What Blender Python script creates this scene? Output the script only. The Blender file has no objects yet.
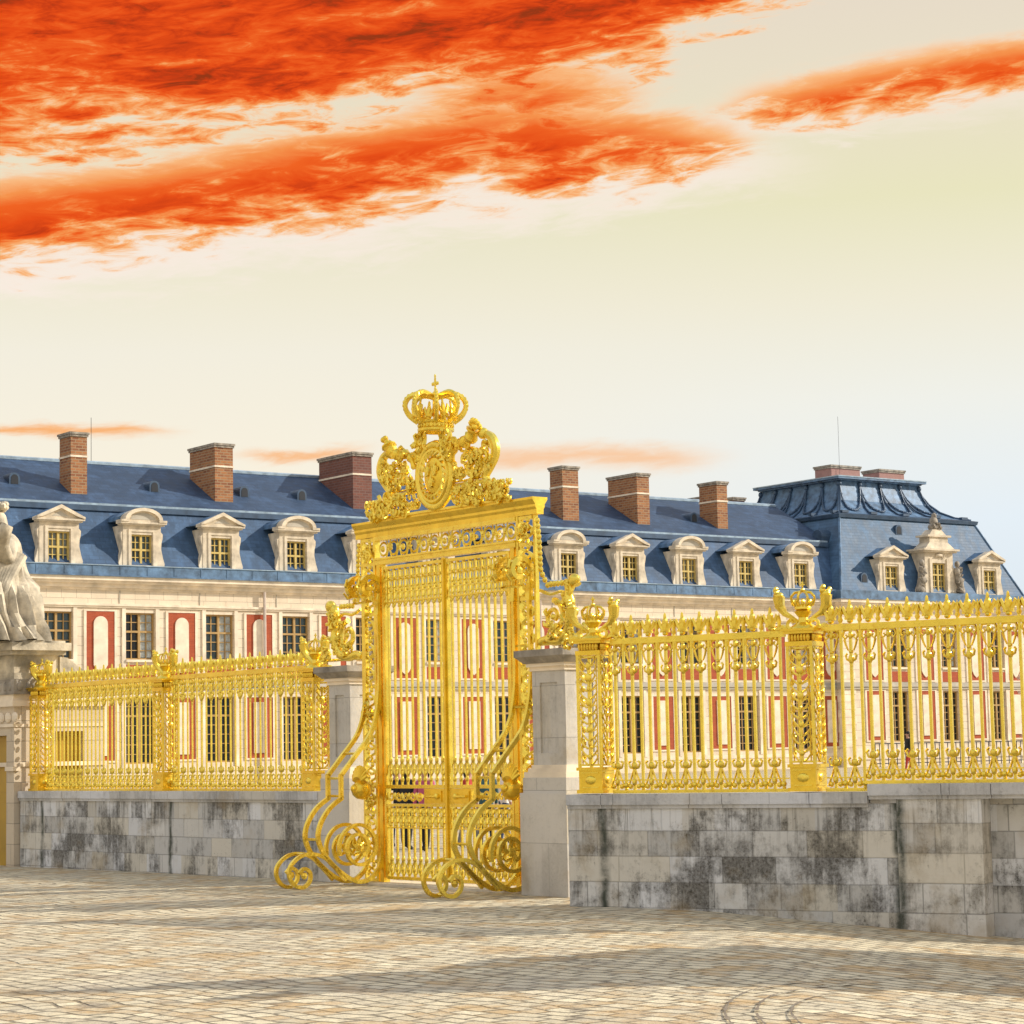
import bpy, bmesh, math, random
from math import sin, cos, pi, radians as R
from mathutils import Vector, Matrix
random.seed(7)
sc = bpy.context.scene
col = sc.collection

# ------------------------------------------------------------------ helpers
def lin(r, g, b):
    f = lambda c: (c/255/12.92) if c/255 <= .04045 else ((c/255+.055)/1.055)**2.4
    return (f(r), f(g), f(b), 1)

class MB:
    """collects shapes, builds ONE mesh"""
    def __init__(s): s.v = []; s.f = []; s.m = []; s.cur = 0
    def add(s, vs, fs):
        o = len(s.v); s.v += [tuple(p) for p in vs]
        for f in fs: s.f.append(tuple(i+o for i in f)); s.m.append(s.cur)
    def box(s, x0, x1, y0, y1, z0, z1):
        s.add([(x, y, z) for z in (z0, z1) for y in (y0, y1) for x in (x0, x1)],
              [(0,2,3,1),(4,5,7,6),(0,1,5,4),(2,6,7,3),(0,4,6,2),(1,3,7,5)])
    def taper(s, x, y, z0, z1, a0, b0, a1, b1):      # frustum, half sizes
        s.add([(x-a0,y-b0,z0),(x+a0,y-b0,z0),(x+a0,y+b0,z0),(x-a0,y+b0,z0),
               (x-a1,y-b1,z1),(x+a1,y-b1,z1),(x+a1,y+b1,z1),(x-a1,y+b1,z1)],
              [(3,2,1,0),(4,5,6,7),(0,1,5,4),(1,2,6,5),(2,3,7,6),(3,0,4,7)])
    def prism(s, pts, y0, y1, cap=True):              # outline in x,z
        n = len(pts)
        vs = [(x, y0, z) for x, z in pts]+[(x, y1, z) for x, z in pts]
        fs = [(i, (i+1) % n, n+(i+1) % n, n+i) for i in range(n)]
        if cap: fs += [tuple(range(n-1, -1, -1)), tuple(range(n, 2*n))]
        s.add(vs, fs)
    def prism_x(s, pts, x0, x1):                      # outline in y,z
        n = len(pts)
        vs = [(x0, y, z) for y, z in pts]+[(x1, y, z) for y, z in pts]
        s.add(vs, [(i, n+i, n+(i+1) % n, (i+1) % n) for i in range(n)]+[tuple(range(n)), tuple(range(2*n-1, n-1, -1))])
    def sweep(s, path, rad, n=5, closed=False, sec=None):
        """tube (or section) along 3-D path; rad number or function of 0..1"""
        P = [Vector(p) for p in path]; m = len(P); ring = []
        for i in range(m):
            a = P[(i-1) % m] if (closed or i > 0) else P[0]
            b = P[(i+1) % m] if (closed or i < m-1) else P[-1]
            t = (b-a)
            t = t.normalized() if t.length > 1e-9 else Vector((0,0,1))
            ref = Vector((0, 1, 0)) if abs(t.y) < .9 else Vector((1, 0, 0))
            e1 = t.cross(ref).normalized(); e2 = ref if abs(t.y) < .02 else e1.cross(t).normalized()
            r = rad(i/max(1, m-1)) if callable(rad) else rad
            if sec:
                ring.append([P[i]+e1*(q[0]*r)+e2*(q[1]*r) for q in sec])
            else:
                ring.append([P[i]+e1*(r*cos(2*pi*k/n))+e2*(r*sin(2*pi*k/n)) for k in range(n)])
        k = len(ring[0]); vs = [p for q in ring for p in q]; fs = []
        for i in range(m if closed else m-1):
            j = (i+1) % m
            for q in range(k): fs.append((i*k+q, i*k+(q+1) % k, j*k+(q+1) % k, j*k+q))
        if not closed: fs += [tuple(range(k-1, -1, -1)), tuple((m-1)*k+q for q in range(k))]
        s.add(vs, fs)
    def lathe(s, prof, cx=0, cy=0, n=10, z0=0, sx=1, sy=1, cap=True):
        vs = []; fs = []; m = len(prof)
        for r, z in prof:
            for k in range(n): vs.append((cx+sx*r*cos(2*pi*k/n), cy+sy*r*sin(2*pi*k/n), z0+z))
        for i in range(m-1):
            for k in range(n): fs.append((i*n+k, i*n+(k+1) % n, (i+1)*n+(k+1) % n, (i+1)*n+k))
        if cap: fs += [tuple(range(n-1, -1, -1)), tuple((m-1)*n+k for k in range(n))]
        s.add(vs, fs)
    def ball(s, x, y, z, rx, ry=None, rz=None, n=8, m=5):
        ry = ry or rx; rz = rz or rx
        vs = [(x, y, z-rz)]; fs = []
        for i in range(1, m):
            a = -pi/2+pi*i/m
            for k in range(n): vs.append((x+rx*cos(a)*cos(2*pi*k/n), y+ry*cos(a)*sin(2*pi*k/n), z+rz*sin(a)))
        vs.append((x, y, z+rz)); t = len(vs)-1
        for k in range(n): fs.append((0, 1+(k+1) % n, 1+k)); fs.append((t, t-n+k, t-n+(k+1) % n))
        for i in range(m-2):
            for k in range(n): fs.append((1+i*n+k, 1+i*n+(k+1) % n, 1+(i+1)*n+(k+1) % n, 1+(i+1)*n+k))
        s.add(vs, fs)
    def ring(s, x, z, r, t, y=0, n=12, k=4, rz=None, a0=0, a1=None):
        rz = rz or r
        if a1 is None: s.sweep([(x+r*cos(2*pi*i/n), y, z+rz*sin(2*pi*i/n)) for i in range(n)], t, k, closed=True)
        else: s.sweep([(x+r*cos(a0+(a1-a0)*i/n), y, z+rz*sin(a0+(a1-a0)*i/n)) for i in range(n+1)], t, k)
    def mesh(s, name, mats, smooth=False):
        me = bpy.data.meshes.new(name); me.from_pydata(s.v, [], s.f)
        for m in (mats if isinstance(mats, (list, tuple)) else [mats]): me.materials.append(m)
        for i, p in enumerate(me.polygons):
            p.material_index = s.m[i]; p.use_smooth = smooth
        bm = bmesh.new(); bm.from_mesh(me); bmesh.ops.recalc_face_normals(bm, faces=bm.faces[:]); bm.to_mesh(me); bm.free()
        if smooth: me.set_sharp_from_angle(angle=R(48))
        me.update(); return me

def link(name, me, parent=None, loc=(0, 0, 0), rz=0, scale=None):
    o = bpy.data.objects.new(name, me); col.objects.link(o)
    o.location = loc; o.rotation_euler = (0, 0, rz)
    if scale: o.scale = scale
    if parent: o.parent = parent
    return o
def build(name, mb, mats, parent=None, loc=(0, 0, 0), rz=0, smooth=False):
    return link(name, mb.mesh(name, mats, smooth), parent, loc, rz)
def tag(o, label=None, cat=None, group=None, kind=None):
    if label: o['label'] = label
    if cat: o['category'] = cat
    if group: o['group'] = group
    if kind: o['kind'] = kind
    return o
def thing(name, label, cat, loc=(0, 0, 0), rz=0, group=None):
    return tag(link(name, None, None, loc, rz), label, cat, group)
def spiral(cx, cz, r0, r1, a0, a1, y=0, n=22):
    return [(cx+(r0+(r1-r0)*i/n)*cos(a0+(a1-a0)*i/n), y, cz+(r0+(r1-r0)*i/n)*sin(a0+(a1-a0)*i/n)) for i in range(n+1)]
def smoothpath(pts, n=6):
    """Catmull-Rom through points"""
    P = [Vector(p) for p in pts]; out = []
    for i in range(len(P)-1):
        a = P[max(i-1, 0)]; b = P[i]; c = P[i+1]; d = P[min(i+2, len(P)-1)]
        for k in range(n):
            t = k/n
            out.append(.5*((2*b)+(c-a)*t+(2*a-5*b+4*c-d)*t*t+(3*b-a-3*c+d)*t**3))
    out.append(P[-1]); return [tuple(p) for p in out]

# ------------------------------------------------------------------ materials
class X:
    """tiny expression helper over shader math nodes"""
    def __init__(s, nt, sock): s.nt = nt; s.s = sock
    def op(s, o, b=None, c=None):
        n = s.nt.nodes.new('ShaderNodeMath'); n.operation = o
        s.nt.links.new(s.s, n.inputs[0])
        for i, q in ((1, b), (2, c)):
            if q is None: continue
            if isinstance(q, X): s.nt.links.new(q.s, n.inputs[i])
            else: n.inputs[i].default_value = q
        return X(s.nt, n.outputs[0])
    def __add__(s, b): return s.op('ADD', b)
    __radd__ = __add__
    def __sub__(s, b): return s.op('SUBTRACT', b)
    def __rsub__(s, b): return (s*-1)+b
    def __mul__(s, b): return s.op('MULTIPLY', b)
    __rmul__ = __mul__
    def __truediv__(s, b): return s.op('DIVIDE', b)
    def abs(s): return s.op('ABSOLUTE')
    def max(s, b): return s.op('MAXIMUM', b)
    def min(s, b): return s.op('MINIMUM', b)
    def clamp(s): return s.max(0.).min(1.)
    def step(s, a, b):                 # smoothstep a..b
        n = s.nt.nodes.new('ShaderNodeMapRange'); n.interpolation_type = 'SMOOTHSTEP'
        s.nt.links.new(s.s, n.inputs[0]); n.inputs[1].default_value = a; n.inputs[2].default_value = b
        return X(s.nt, n.outputs[0])

class NT:
    def __init__(s, nt): s.t = nt
    def new(s, kind, **kw):
        n = s.t.nodes.new(kind)
        for k, v in kw.items(): setattr(n, k, v)
        return n
    def put(s, sock, v):
        if isinstance(v, X): s.t.links.new(v.s, sock)
        elif hasattr(v, 'is_output'): s.t.links.new(v, sock)
        else: sock.default_value = v
    def coord(s, which='Object', scale=(1, 1, 1), rot=(0, 0, 0), loc=(0, 0, 0)):
        c = s.new('ShaderNodeTexCoord'); m = s.new('ShaderNodeMapping')
        s.t.links.new(c.outputs[which], m.inputs[0])
        m.inputs['Scale'].default_value = scale; m.inputs['Rotation'].default_value = rot; m.inputs['Location'].default_value = loc
        return m.outputs[0]
    def noise(s, vec, scale=5, detail=4, rough=.55, dist=0):
        n = s.new('ShaderNodeTexNoise'); s.put(n.inputs['Vector'], vec)
        n.inputs['Scale'].default_value = scale; n.inputs['Detail'].default_value = detail
        n.inputs['Roughness'].default_value = rough; n.inputs['Distortion'].default_value = dist
        return X(s.t, n.outputs['Fac'])
    def mix(s, f, a, b, mode='MIX'):
        n = s.new('ShaderNodeMix', data_type='RGBA', blend_type=mode)
        s.put(n.inputs[0], f); s.put(n.inputs[6], a); s.put(n.inputs[7], b)
        return n.outputs[2]
    def ramp(s, f, stops):
        n = s.new('ShaderNodeValToRGB'); e = n.color_ramp.elements
        while len(e) < len(stops): e.new(.5)
        for q, (p, c) in zip(e, stops): q.position = p; q.color = c
        s.put(n.inputs[0], f); return n.outputs[0]
    def xyz(s, vec):
        n = s.new('ShaderNodeSeparateXYZ'); s.put(n.inputs[0], vec)
        return [X(s.t, o) for o in n.outputs]
    def vec(s, x, y, z):
        n = s.new('ShaderNodeCombineXYZ')
        for i, q in enumerate((x, y, z)): s.put(n.inputs[i], q)
        return n.outputs[0]
    def bump(s, h, strength=.3, dist=.02, normal=None):
        n = s.new('ShaderNodeBump'); s.put(n.inputs['Height'], h)
        n.inputs['Strength'].default_value = strength; n.inputs['Distance'].default_value = dist
        if normal is not None: s.put(n.inputs['Normal'], normal)
        return n.outputs[0]
    def brick(s, vec, w, h, mortar, c1, c2, cm, off=.5, scale=1, bias=0, smooth=.1):
        n = s.new('ShaderNodeTexBrick'); s.put(n.inputs['Vector'], vec)
        n.offset = off
        for k, v in (('Color1', c1), ('Color2', c2), ('Mortar', cm)): s.put(n.inputs[k], v)
        for k, v in (('Scale', scale), ('Mortar Size', mortar), ('Brick Width', w), ('Row Height', h), ('Bias', bias), ('Mortar Smooth', smooth)):
            n.inputs[k].default_value = v
        return n
def mat(name):
    m = bpy.data.materials.new(name); m.use_nodes = True
    t = NT(m.node_tree); b = m.node_tree.nodes['Principled BSDF']
    return m, t, b
def wallvec(t, which='Object'):
    """x along the face whatever its heading, z up -> brick space, by object coords x+y"""
    x, y, z = t.xyz(t.coord(which)); return t.vec(x+y, z, 0.), x, y, z

def m_plain(name, c, rough=.6, metal=0, var=.12, nscale=3, bump=0):
    m, t, b = mat(name); v = t.coord()
    n = t.noise(v, nscale, 5)
    dark = tuple(q*(1-var) for q in c[:3])+(1,); lite = tuple(min(1, q*(1+var)) for q in c[:3])+(1,)
    t.put(b.inputs['Base Color'], t.ramp(n, [(.3, dark), (.7, lite)]))
    b.inputs['Roughness'].default_value = rough; b.inputs['Metallic'].default_value = metal
    if bump: t.put(b.inputs['Normal'], t.bump(t.noise(v, nscale*6, 4), bump))
    return m
def m_gold(name, c, rough=.3):
    m, t, b = mat(name); v = t.coord()
    n = t.noise(v, 5, 5); n2 = t.noise(v, 38, 3); n3 = t.noise(t.coord(loc=(3, 1, 5)), 11, 5, .65)
    cc = t.mix(n.step(.35, .7), tuple(q*.82 for q in c[:3])+(1,), c)
    cc = t.mix(n3.step(.56, .74)*.5, cc, (.58, .29, .02, 1))
    t.put(b.inputs['Base Color'], cc)
    t.put(b.inputs['Roughness'], n*.26+n3*.14+(rough-.2))
    b.inputs['Metallic'].default_value = .88
    t.put(b.inputs['Normal'], t.bump(n2, .14, .02))
    return m
GOLD = m_gold('gilt_iron', (1.0, .765, .12, 1), .27)
GOLD2 = m_gold('gilt_iron_warm', (1.0, .70, .08, 1), .3)

def m_ashlar(name, base, dark, w, h, joint=.006, stain=0., mossx=(), tint=.12, low=False):
    m, t, b = mat(name)
    bv, x, y, z = wallvec(t); v = t.coord()
    def bk(jn, c1, c2, cm, dx=0., bias=0.):
        n = t.brick(t.vec(x+y+dx, z, 0.), w, h, jn, c1, c2, cm, off=.42, bias=bias)
        n.squash = .62; n.squash_frequency = 3; return n
    br = bk(joint, base, tuple(q*(1-tint) for q in base[:3])+(1,), tuple(q*.5 for q in base[:3])+(1,))
    c = br.outputs['Color']
    big = t.noise(v, 1.1, 5); fine = t.noise(v, 14, 5, .65)
    c = t.mix(big.step(.35, .7)*.35, c, tuple(q*.72 for q in base[:3])+(1,))
    c = t.mix(fine.step(.5, .75)*.32, c, tuple(q*.6 for q in base[:3])+(1,))
    if not stain:
        c = t.mix(t.noise(t.coord(scale=(1.2, 1.2, .35)), 1.5, 6, .65).step(.5, .75)*.35, c, (base[0]*.62, base[1]*.56, base[2]*.5, 1))
    if stain:
        r_ = [t.xyz(bk(0., (0, 0, 0, 1), (1, 1, 1, 1), (0, 0, 0, 1), w*k*4.+.37*0, 0.).outputs['Color'])[0] for k in (3, 7)]
        # some blocks buff, some bluish white
        c = t.mix(r_[0].step(.55, .9)*.5, c, (base[0]*.93, base[1]*.85, base[2]*.68, 1))
        c = t.mix((1.-r_[0]).step(.7, .95)*.55, c, (min(.82, base[0]*1.12), min(.84, base[1]*1.16), min(.88, base[2]*1.26), 1))
        n_a = t.noise(t.coord(scale=(2.0, 2.0, 1.6)), 2.6, 9, .78); n_b = t.noise(t.coord(scale=(7, 7, .9)), 2.2, 6, .7)
        patch = t.noise(v, 1.05, 4)
        s1 = (n_a*.7+n_b*.3+patch*.8+r_[1]*.18).step(.92, 1.15)
        grain = t.noise(v, 26, 4, .75)
        c = t.mix((s1*(grain*1.5+.1)).clamp()*stain, c, dark)
        drip = (t.noise(t.coord(scale=(9, 9, .35)), 2., 5, .7)+patch*.4).step(.70, .9)*(z.step(.2, 1.15))
        c = t.mix(drip*.75*stain, c, tuple(q*1.4 for q in dark[:3])+(1,))
        speck = grain.step(.56, .68)*t.noise(v, 2.1, 4).step(.46, .6)
        c = t.mix(speck*stain*.75, c, tuple(q*.9 for q in dark[:3])+(1,))
        och = t.noise(t.coord(loc=(4, 2, 7)), 1.7, 5).step(.54, .7)
        c = t.mix(och*.4, c, (.33, .25, .13, 1))
    for mx in mossx:
        wv = t.noise(v, 2.5, 5)
        band = (x-mx+wv*.16-.08).abs()
        c = t.mix((1.-band.step(.0, .085))*(t.noise(v, 3.4, 5, .7).step(.25, .6)*.8+.2), c, (.05, .06, .045, 1))
    t.put(b.inputs['Base Color'], c)
    b.inputs['Roughness'].default_value = .85
    hgt = X(t.t, br.outputs['Fac'])*-1.+fine*.4+big*.4
    t.put(b.inputs['Normal'], t.bump(hgt, .6, .025))
    return m
STONE = m_ashlar('facade_stone', (.82, .71, .56, 1), (.3, .24, .17, 1), 1.15, .42, .009, 0, tint=.10)
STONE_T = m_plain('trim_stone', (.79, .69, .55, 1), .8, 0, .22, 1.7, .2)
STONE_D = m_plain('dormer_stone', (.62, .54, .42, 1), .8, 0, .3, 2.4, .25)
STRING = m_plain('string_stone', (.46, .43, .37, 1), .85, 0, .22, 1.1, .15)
LODGE = m_ashlar('lodge_stone', (.64, .55, .43, 1), (.16, .13, .1, 1), .9, .34, .005, 0, tint=.1)
PILLAR = m_ashlar('pillar_stone', (.60, .575, .535, 1), (.12, .11, .09, 1), 1.3, .62, .003, .25, tint=.05)
CAPST = m_plain('weathered_cap_stone', (.30, .27, .23, 1), .9, 0, .5, 4, .3)
COPING = m_ashlar('coping_stone', (.62, .625, .64, 1), (.1, .1, .1, 1), 1.5, 3, .006, .35, tint=.1)
STATUE = m_plain('statue_marble', (.50, .44, .335, 1), .8, 0, .5, 3.6, .4)
SLATE_N = None
def m_slate(name, c):
    m, t, b = mat(name); bv, x, y, z = wallvec(t); v = t.coord()
    br = t.brick(t.vec(x, z*1.25, 0.), .5, .22, .02, c, tuple(q*.72 for q in c[:3])+(1,), tuple(q*.7 for q in c[:3])+(1,))
    streak = t.noise(t.coord(scale=(1.4, 1.4, .25)), 1.6, 6, .6)
    cc = t.mix(streak.step(.4, .75)*.5, br.outputs['Color'], tuple(min(1, q*1.7) for q in c[:3])+(1,))
    cc = t.mix(t.noise(v, .55, 6, .65).step(.42, .66)*.6, cc, tuple(q*.5 for q in c[:3])+(1,))
    cc = t.mix(t.noise(t.coord(scale=(3, 3, .12)), 1.1, 5, .7).step(.6, .74)*.5, cc, tuple(q*2.1+.03 for q in c[:3])+(1,))
    t.put(b.inputs['Base Color'], cc); t.put(b.inputs['Roughness'], streak*.3+.45); b.inputs['Specular IOR Level'].default_value = .3
    t.put(b.inputs['Normal'], t.bump(X(t.t, br.outputs['Fac'])*-1., .3, .02))
    return m
SLATE = m_slate('slate', (.055, .112, .215, 1))
SLATE_UP = m_slate('slate_upper', (.042, .078, .15, 1))
LEAD = m_plain('lead_sheet', (.09, .17, .29, 1), .55, .1, .5, 2.6, .3)
LEAD_L = m_plain('lead_light', (.30, .40, .50, 1), .4, .3, .3, 2.5)
LEAD_D = m_plain('lead_dark', (.045, .085, .15, 1), .5, .2, .3, 2)
def m_brick(name, c1, c2, cm, w=.24, h=.085, mo=.012, scale=1):
    m, t, b = mat(name); bv, x, y, z = wallvec(t); v = t.coord()
    br = t.brick(bv, w, h, mo, c1, c2, cm, scale=scale)
    n = t.noise(v, 2.2, 5)
    c = t.mix(n.step(.4, .7)*.35, br.outputs['Color'], tuple(q*.6 for q in c1[:3])+(1,))
    t.put(b.inputs['Base Color'], c); b.inputs['Roughness'].default_value = .85
    t.put(b.inputs['Normal'], t.bump(X(t.t, br.outputs['Fac'])*-1.+n*.3, .4, .02)); return m
BRICK = m_brick('red_brick', (.44, .085, .03, 1), (.35, .065, .025, 1), (.42, .12, .06, 1), .24, .08, .006)
CHIM = m_brick('chimney_brick', (.42, .18, .07, 1), (.2, .07, .035, 1), (.36, .25, .15, 1), .34, .13, .02)
CHIM_D = m_brick('chimney_brick_dark', (.22, .08, .055, 1), (.14, .055, .045, 1), (.2, .12, .1, 1), .34, .13, .02)
FRAME = m_plain('ochre_frame_paint', (.42, .27, .10, 1), .55, 0, .15, 4)
FRAME_Y = m_plain('yellow_frame_paint', (.56, .42, .13, 1), .5, 0, .15, 4)
def m_glass(name, c):
    m, t, b = mat(name); n = t.noise(t.coord(scale=(1, 1, .6)), .9, 3)
    t.put(b.inputs['Base Color'], t.ramp(n, [(.35, tuple(q*.5 for q in c[:3])+(1,)), (.65, c)]))
    b.inputs['Roughness'].default_value = .12; b.inputs['Specular IOR Level'].default_value = .45
    return m
GLASS = m_glass('window_glass', (.022, .034, .038, 1))
GLASS_B = m_glass('window_glass_blue', (.07, .12, .14, 1))
GLASS_C = m_glass('window_glass_pale', (.26, .29, .26, 1))
CURT = m_plain('white_curtain', (.5, .55, .56, 1), .9, 0, .3, 9)
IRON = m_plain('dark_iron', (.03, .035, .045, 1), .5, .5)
DOORG = m_plain('golden_door_paint', (.43, .27, .025, 1), .42, .2, .14, 1.5)

# ------------------------------------------------------------------ ground
def gz(x, y):
    s = .075*max(0., min(x, 9.)-1.7)
    near = 1-max(0., min(1., (y-30)/12))
    far = max(0., min(1., (y-40)/55.)); far = far*far*(3-2*far)*.5
    dip = .36*math.exp(-((y-50)/8.)**2)*math.exp(-((x+1.5)/9.)**2)
    return -s*near+far-dip
def m_cobble():
    m, t, b = mat('cobblestones')
    v = t.coord(rot=(0, 0, R(51)))
    wob = t.noise(t.coord(), .7, 2)+t.noise(t.coord(), 5., 2)*.07
    x, y, z = t.xyz(v)
    bv = t.vec(x+wob*.5, y+wob*.5, 0.)
    br = t.brick(bv, .25, .175, .020, (.80, .71, .50, 1), (.45, .385, .265, 1), (.17, .14, .095, 1), off=.5, smooth=.7)
    sel = t.brick(t.vec(x+wob*.5, y+wob*.5, 0.), .25, .175, 0., (0, 0, 0, 1), (1, 1, 1, 1), (0, 0, 0, 1), off=.5)
    sr, _, _ = t.xyz(sel.outputs['Color'])
    c = t.mix(t.noise(t.coord(loc=(2, 8, 1)), 3.3, 5, .7).step(.35, .65)*.55, br.outputs['Color'], (.60, .53, .39, 1))
    n1 = t.noise(t.coord(), .55, 5, .6); n2 = t.noise(t.coord(loc=(5, 1, 0)), 1.3, 5, .6); n3 = t.noise(t.coord(), 9, 5, .7)
    c = t.mix((n2+sr*.24).step(.6, .78)*.6, c, (.52, .31, .10, 1))         # ochre setts
    c = t.mix(n1.step(.48, .68)*.4, c, (.42, .385, .32, 1))                 # worn grey areas
    c = t.mix((t.noise(t.coord(loc=(9, 3, 2)), 2.4, 4)+sr*.1).step(.64, .74)*.6, c, (.2, .16, .12, 1))
    c = t.mix(n3.step(.5, .72)*.5, c, (.30, .26, .2, 1))
    c = t.mix((sr*n3).step(.35, .6)*.4, c, (.80, .73, .56, 1))
    t.put(b.inputs['Base Color'], c); b.inputs['Roughness'].default_value = .75
    h = X(t.t, br.outputs['Fac'])*-1.2+n3*.6+sr*.6
    t.put(b.inputs['Normal'], t.bump(h, .95, .05)); return m
COB = m_cobble()
mb = MB()
def axis(a, b, spans):
    out = []
    for lo, hi, st in spans:
        q = lo
        while q < hi-1e-6: out.append(q); q += st
    out.append(spans[-1][1]); return out
xs = axis(0, 0, [(-1500, -60, 480), (-60, -15, 9), (-15, 15, 1.), (15, 60, 9), (60, 1500, 480)])
ys = axis(0, 0, [(-600, -20, 290), (-20, 4, 4), (4, 66, 1.), (66, 110, 4), (110, 2600, 830)])
vs = [(x, y, gz(x, y)) for y in ys for x in xs]; nx = len(xs)
mb.add(vs, [(j*nx+i, j*nx+i+1, (j+1)*nx+i+1, (j+1)*nx+i) for j in range(len(ys)-1) for i in range(nx-1)])
tag(build('ground', mb, COB, smooth=True), kind='structure')
# curved paving seams in the right foreground
SEAM = m_plain('dark_joint', (.22, .18, .135, 1), .9, 0, .4, 6)
mb = MB()
for off in (0, .2, .42):
    pts = smoothpath([(1.30+off, 14.2, 0), (1.32+off, 15.2-off*.2, 0), (1.56+off, 16.3-off*.6, 0), (2.1+off*.9, 17.2-off*.9, 0), (2.9+off*.6, 17.95-off, 0), (4.2, 18.6-off, 0)], 7)[:34 if off < .1 else (26 if off < .3 else 17)]
    for i in range(len(pts)-1):
        if (i*7+int(off*10)) % 11 == 0: continue
        (x0, y0), (x1, y1) = pts[i][:2], pts[i+1][:2]; w = .005+.004*((i*5) % 3)
        d = Vector((x1-x0, y1-y0, 0)).normalized(); p = Vector((-d.y, d.x, 0))*w
        mb.add([(x0-p.x, y0-p.y, gz(x0, y0)+.005), (x0+p.x, y0+p.y, gz(x0, y0)+.005), (x1+p.x, y1+p.y, gz(x1, y1)+.005), (x1-p.x, y1-p.y, gz(x1, y1)+.005)], [(0, 1, 2, 3)])
tag(build('paving_seam', mb, SEAM), kind='structure')

# ------------------------------------------------------------------ gilded fence
LW = Vector((-8.26, 38.47, 0)); LA = R(-50.5)          # left wall: front face origin, heading
GA = R(-51); GO = Vector((-.87, 29.57, 0))             # gate centre on the ground, heading
RO = Vector((1.07, 25.5, 0)); RA = R(-30.5)            # right fence line
def fr(o, a, x, y=0, z=0): return Vector((o.x+x*cos(a)-y*sin(a), o.y+x*sin(a)+y*cos(a), o.z+z))
PITCH = .207
def fleur(mb, z, s=1., y=0):
    mb.ball(0, y, z+.09*s, .034*s, .024*s, .075*s, 6, 6)
    mb.ball(0, y, z+.155*s, .016*s, .014*s, .05*s, 5, 4)
    mb.box(-.045*s, .045*s, y-.014, y+.014, z+.03*s, z+.05*s)
    for q in (-1, 1):
        mb.sweep([(q*.012*s, y, z+.04*s), (q*.045*s, y, z+.09*s), (q*.062*s, y, z+.135*s), (q*.078*s, y, z+.11*s), (q*.07*s, y, z+.075*s)], lambda u: (.021-.008*u)*s, 5)
    mb.ball(0, y, z+.02*s, .03*s, .025*s, .02*s, 6, 4)
_fm = {}
def bar_mesh(kind, zb, zt, t=.0145):
    key = (kind, round(zb, 3), round(zt, 3), t)
    if key in _fm: return _fm[key]
    mb = MB(); h = zt-zb
    if kind == 'finial':
        mb.box(-t, t, -t, t, .02, h)
        fleur(mb, h+.015, 1.25)
        # scrolled bracket and tassel under the rail
        for q in (-1, 1):
            mb.sweep([(q*.02, 0, h-.05), (q*.07, 0, h-.06), (q*.085, 0, h-.11), (q*.06, 0, h-.15), (q*.035, 0, h-.125), (q*.05, -.01, h-.1)], lambda u: .017-.005*u, 5)
            mb.sweep([(q*.07, 0, h-.15), (q*.055, 0, h-.21), (q*.03, 0, h-.27)], lambda u: .015-.006*u, 4)
            mb.sweep([(q*.012, 0, h-.38), (q*.05, 0, h-.36), (q*.06, 0, h-.32), (q*.042, 0, h-.30)], .013, 4)
        mb.ball(0, 0, h-.11, .03, .03, .045, 6, 5); mb.ball(0, 0, h-.36, .035, .03, .055, 6, 5)
        mb.ball(0, 0, h-.28, .028, .028, .025, 6, 4); mb.ball(0, 0, h-.43, .018, .018, .035, 5, 4)
        # leafy foot
        mb.ball(0, 0, .30, .04, .03, .045, 6, 5); mb.ball(0, 0, .37, .018, .018, .05, 5, 4)
        for q in (-1, 1):
            mb.sweep([(q*.01, 0, .27), (q*.05, 0, .28), (q*.068, 0, .33), (q*.045, 0, .35)], .014, 4)
            mb.sweep([(q*.012, 0, .25), (q*.045, 0, .16), (q*.085, 0, .06)], .012, 4)
            mb.ball(q*.05, -.005, .075, .03, .022, .03, 6, 4)
        mb.ball(0, -.01, .12, .032, .024, .045, 6, 4)
    else:
        mb.box(-t*.95, t*.95, -t*.95, t*.95, .02, h+.03)
        mb.lathe([(.013, 0), (.03, .03), (.018, .06), (.026, .09), (.0, .19)], 0, 0, 5, h+.02)
        mb.ball(0, 0, h-.03, .026, .024, .03, 6, 4)
        mb.ball(0, -.008, .085, .034, .026, .034, 6, 4); mb.ball(0, 0, .045, .022, .022, .02, 5, 4)
    me = mb.mesh(kind+'_bar', GOLD, True); _fm[key] = me; return me
def fence_panel(o, ang, x0, n, zb, zt, label, pitch=PITCH, lead=.04, lace=0):
    """n finial units along local x from x0; bars stand between two rails"""
    L = n*pitch
    root = thing('gilded_fence', label, 'fence', fr(o, ang, x0, 0, zb), ang, 'gilded fence panels on the stone walls')
    h = zt-zb
    mb = MB(); mb.box(0, L, -.03, .03, h-.055, h-.012); mb.box(0, L, -.022, .022, h-.0119, h+.012); build('top_rail', mb, GOLD, root)
    mb = MB(); mb.box(0, L, -.04, .04, 0, .035); build('bottom_rail', mb, GOLD, root)
    mb = MB(); mb.box(0, L, -.012, .012, .135, .15); build('middle_rail', mb, GOLD, root)
    fm = bar_mesh('finial', zb, zt, .0105 if lace else .0145); sm = bar_mesh('spear', zb, zt, .0105 if lace else .0145)
    for k in range(n):
        x = lead+k*pitch
        link('finial_bar', fm, root, (x, 0, 0)); 
        if x+pitch/2 < L: link('spear_bar', sm, root, (x+pitch/2, 0, 0))
    if lace:                                     # row of small pierced circles between rail and tassels
        for hi in (1, 0):
            mb = MB()
            for k in range(int(L/(pitch/2))):
                x = lead+(k+.5)*pitch/2
                if hi: mb.ring(x, h-.2, .042, .011, 0, 8, 4); mb.ball(x, 0, h-.12, .022, .02, .03, 5, 4); mb.ball(x, 0, h-.3, .02, .02, .035, 5, 4)
                else: mb.ring(x, .2, .038, .011, 0, 8, 4)
            build('pierced_band', mb, GOLD, root, smooth=True)
    return root

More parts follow.
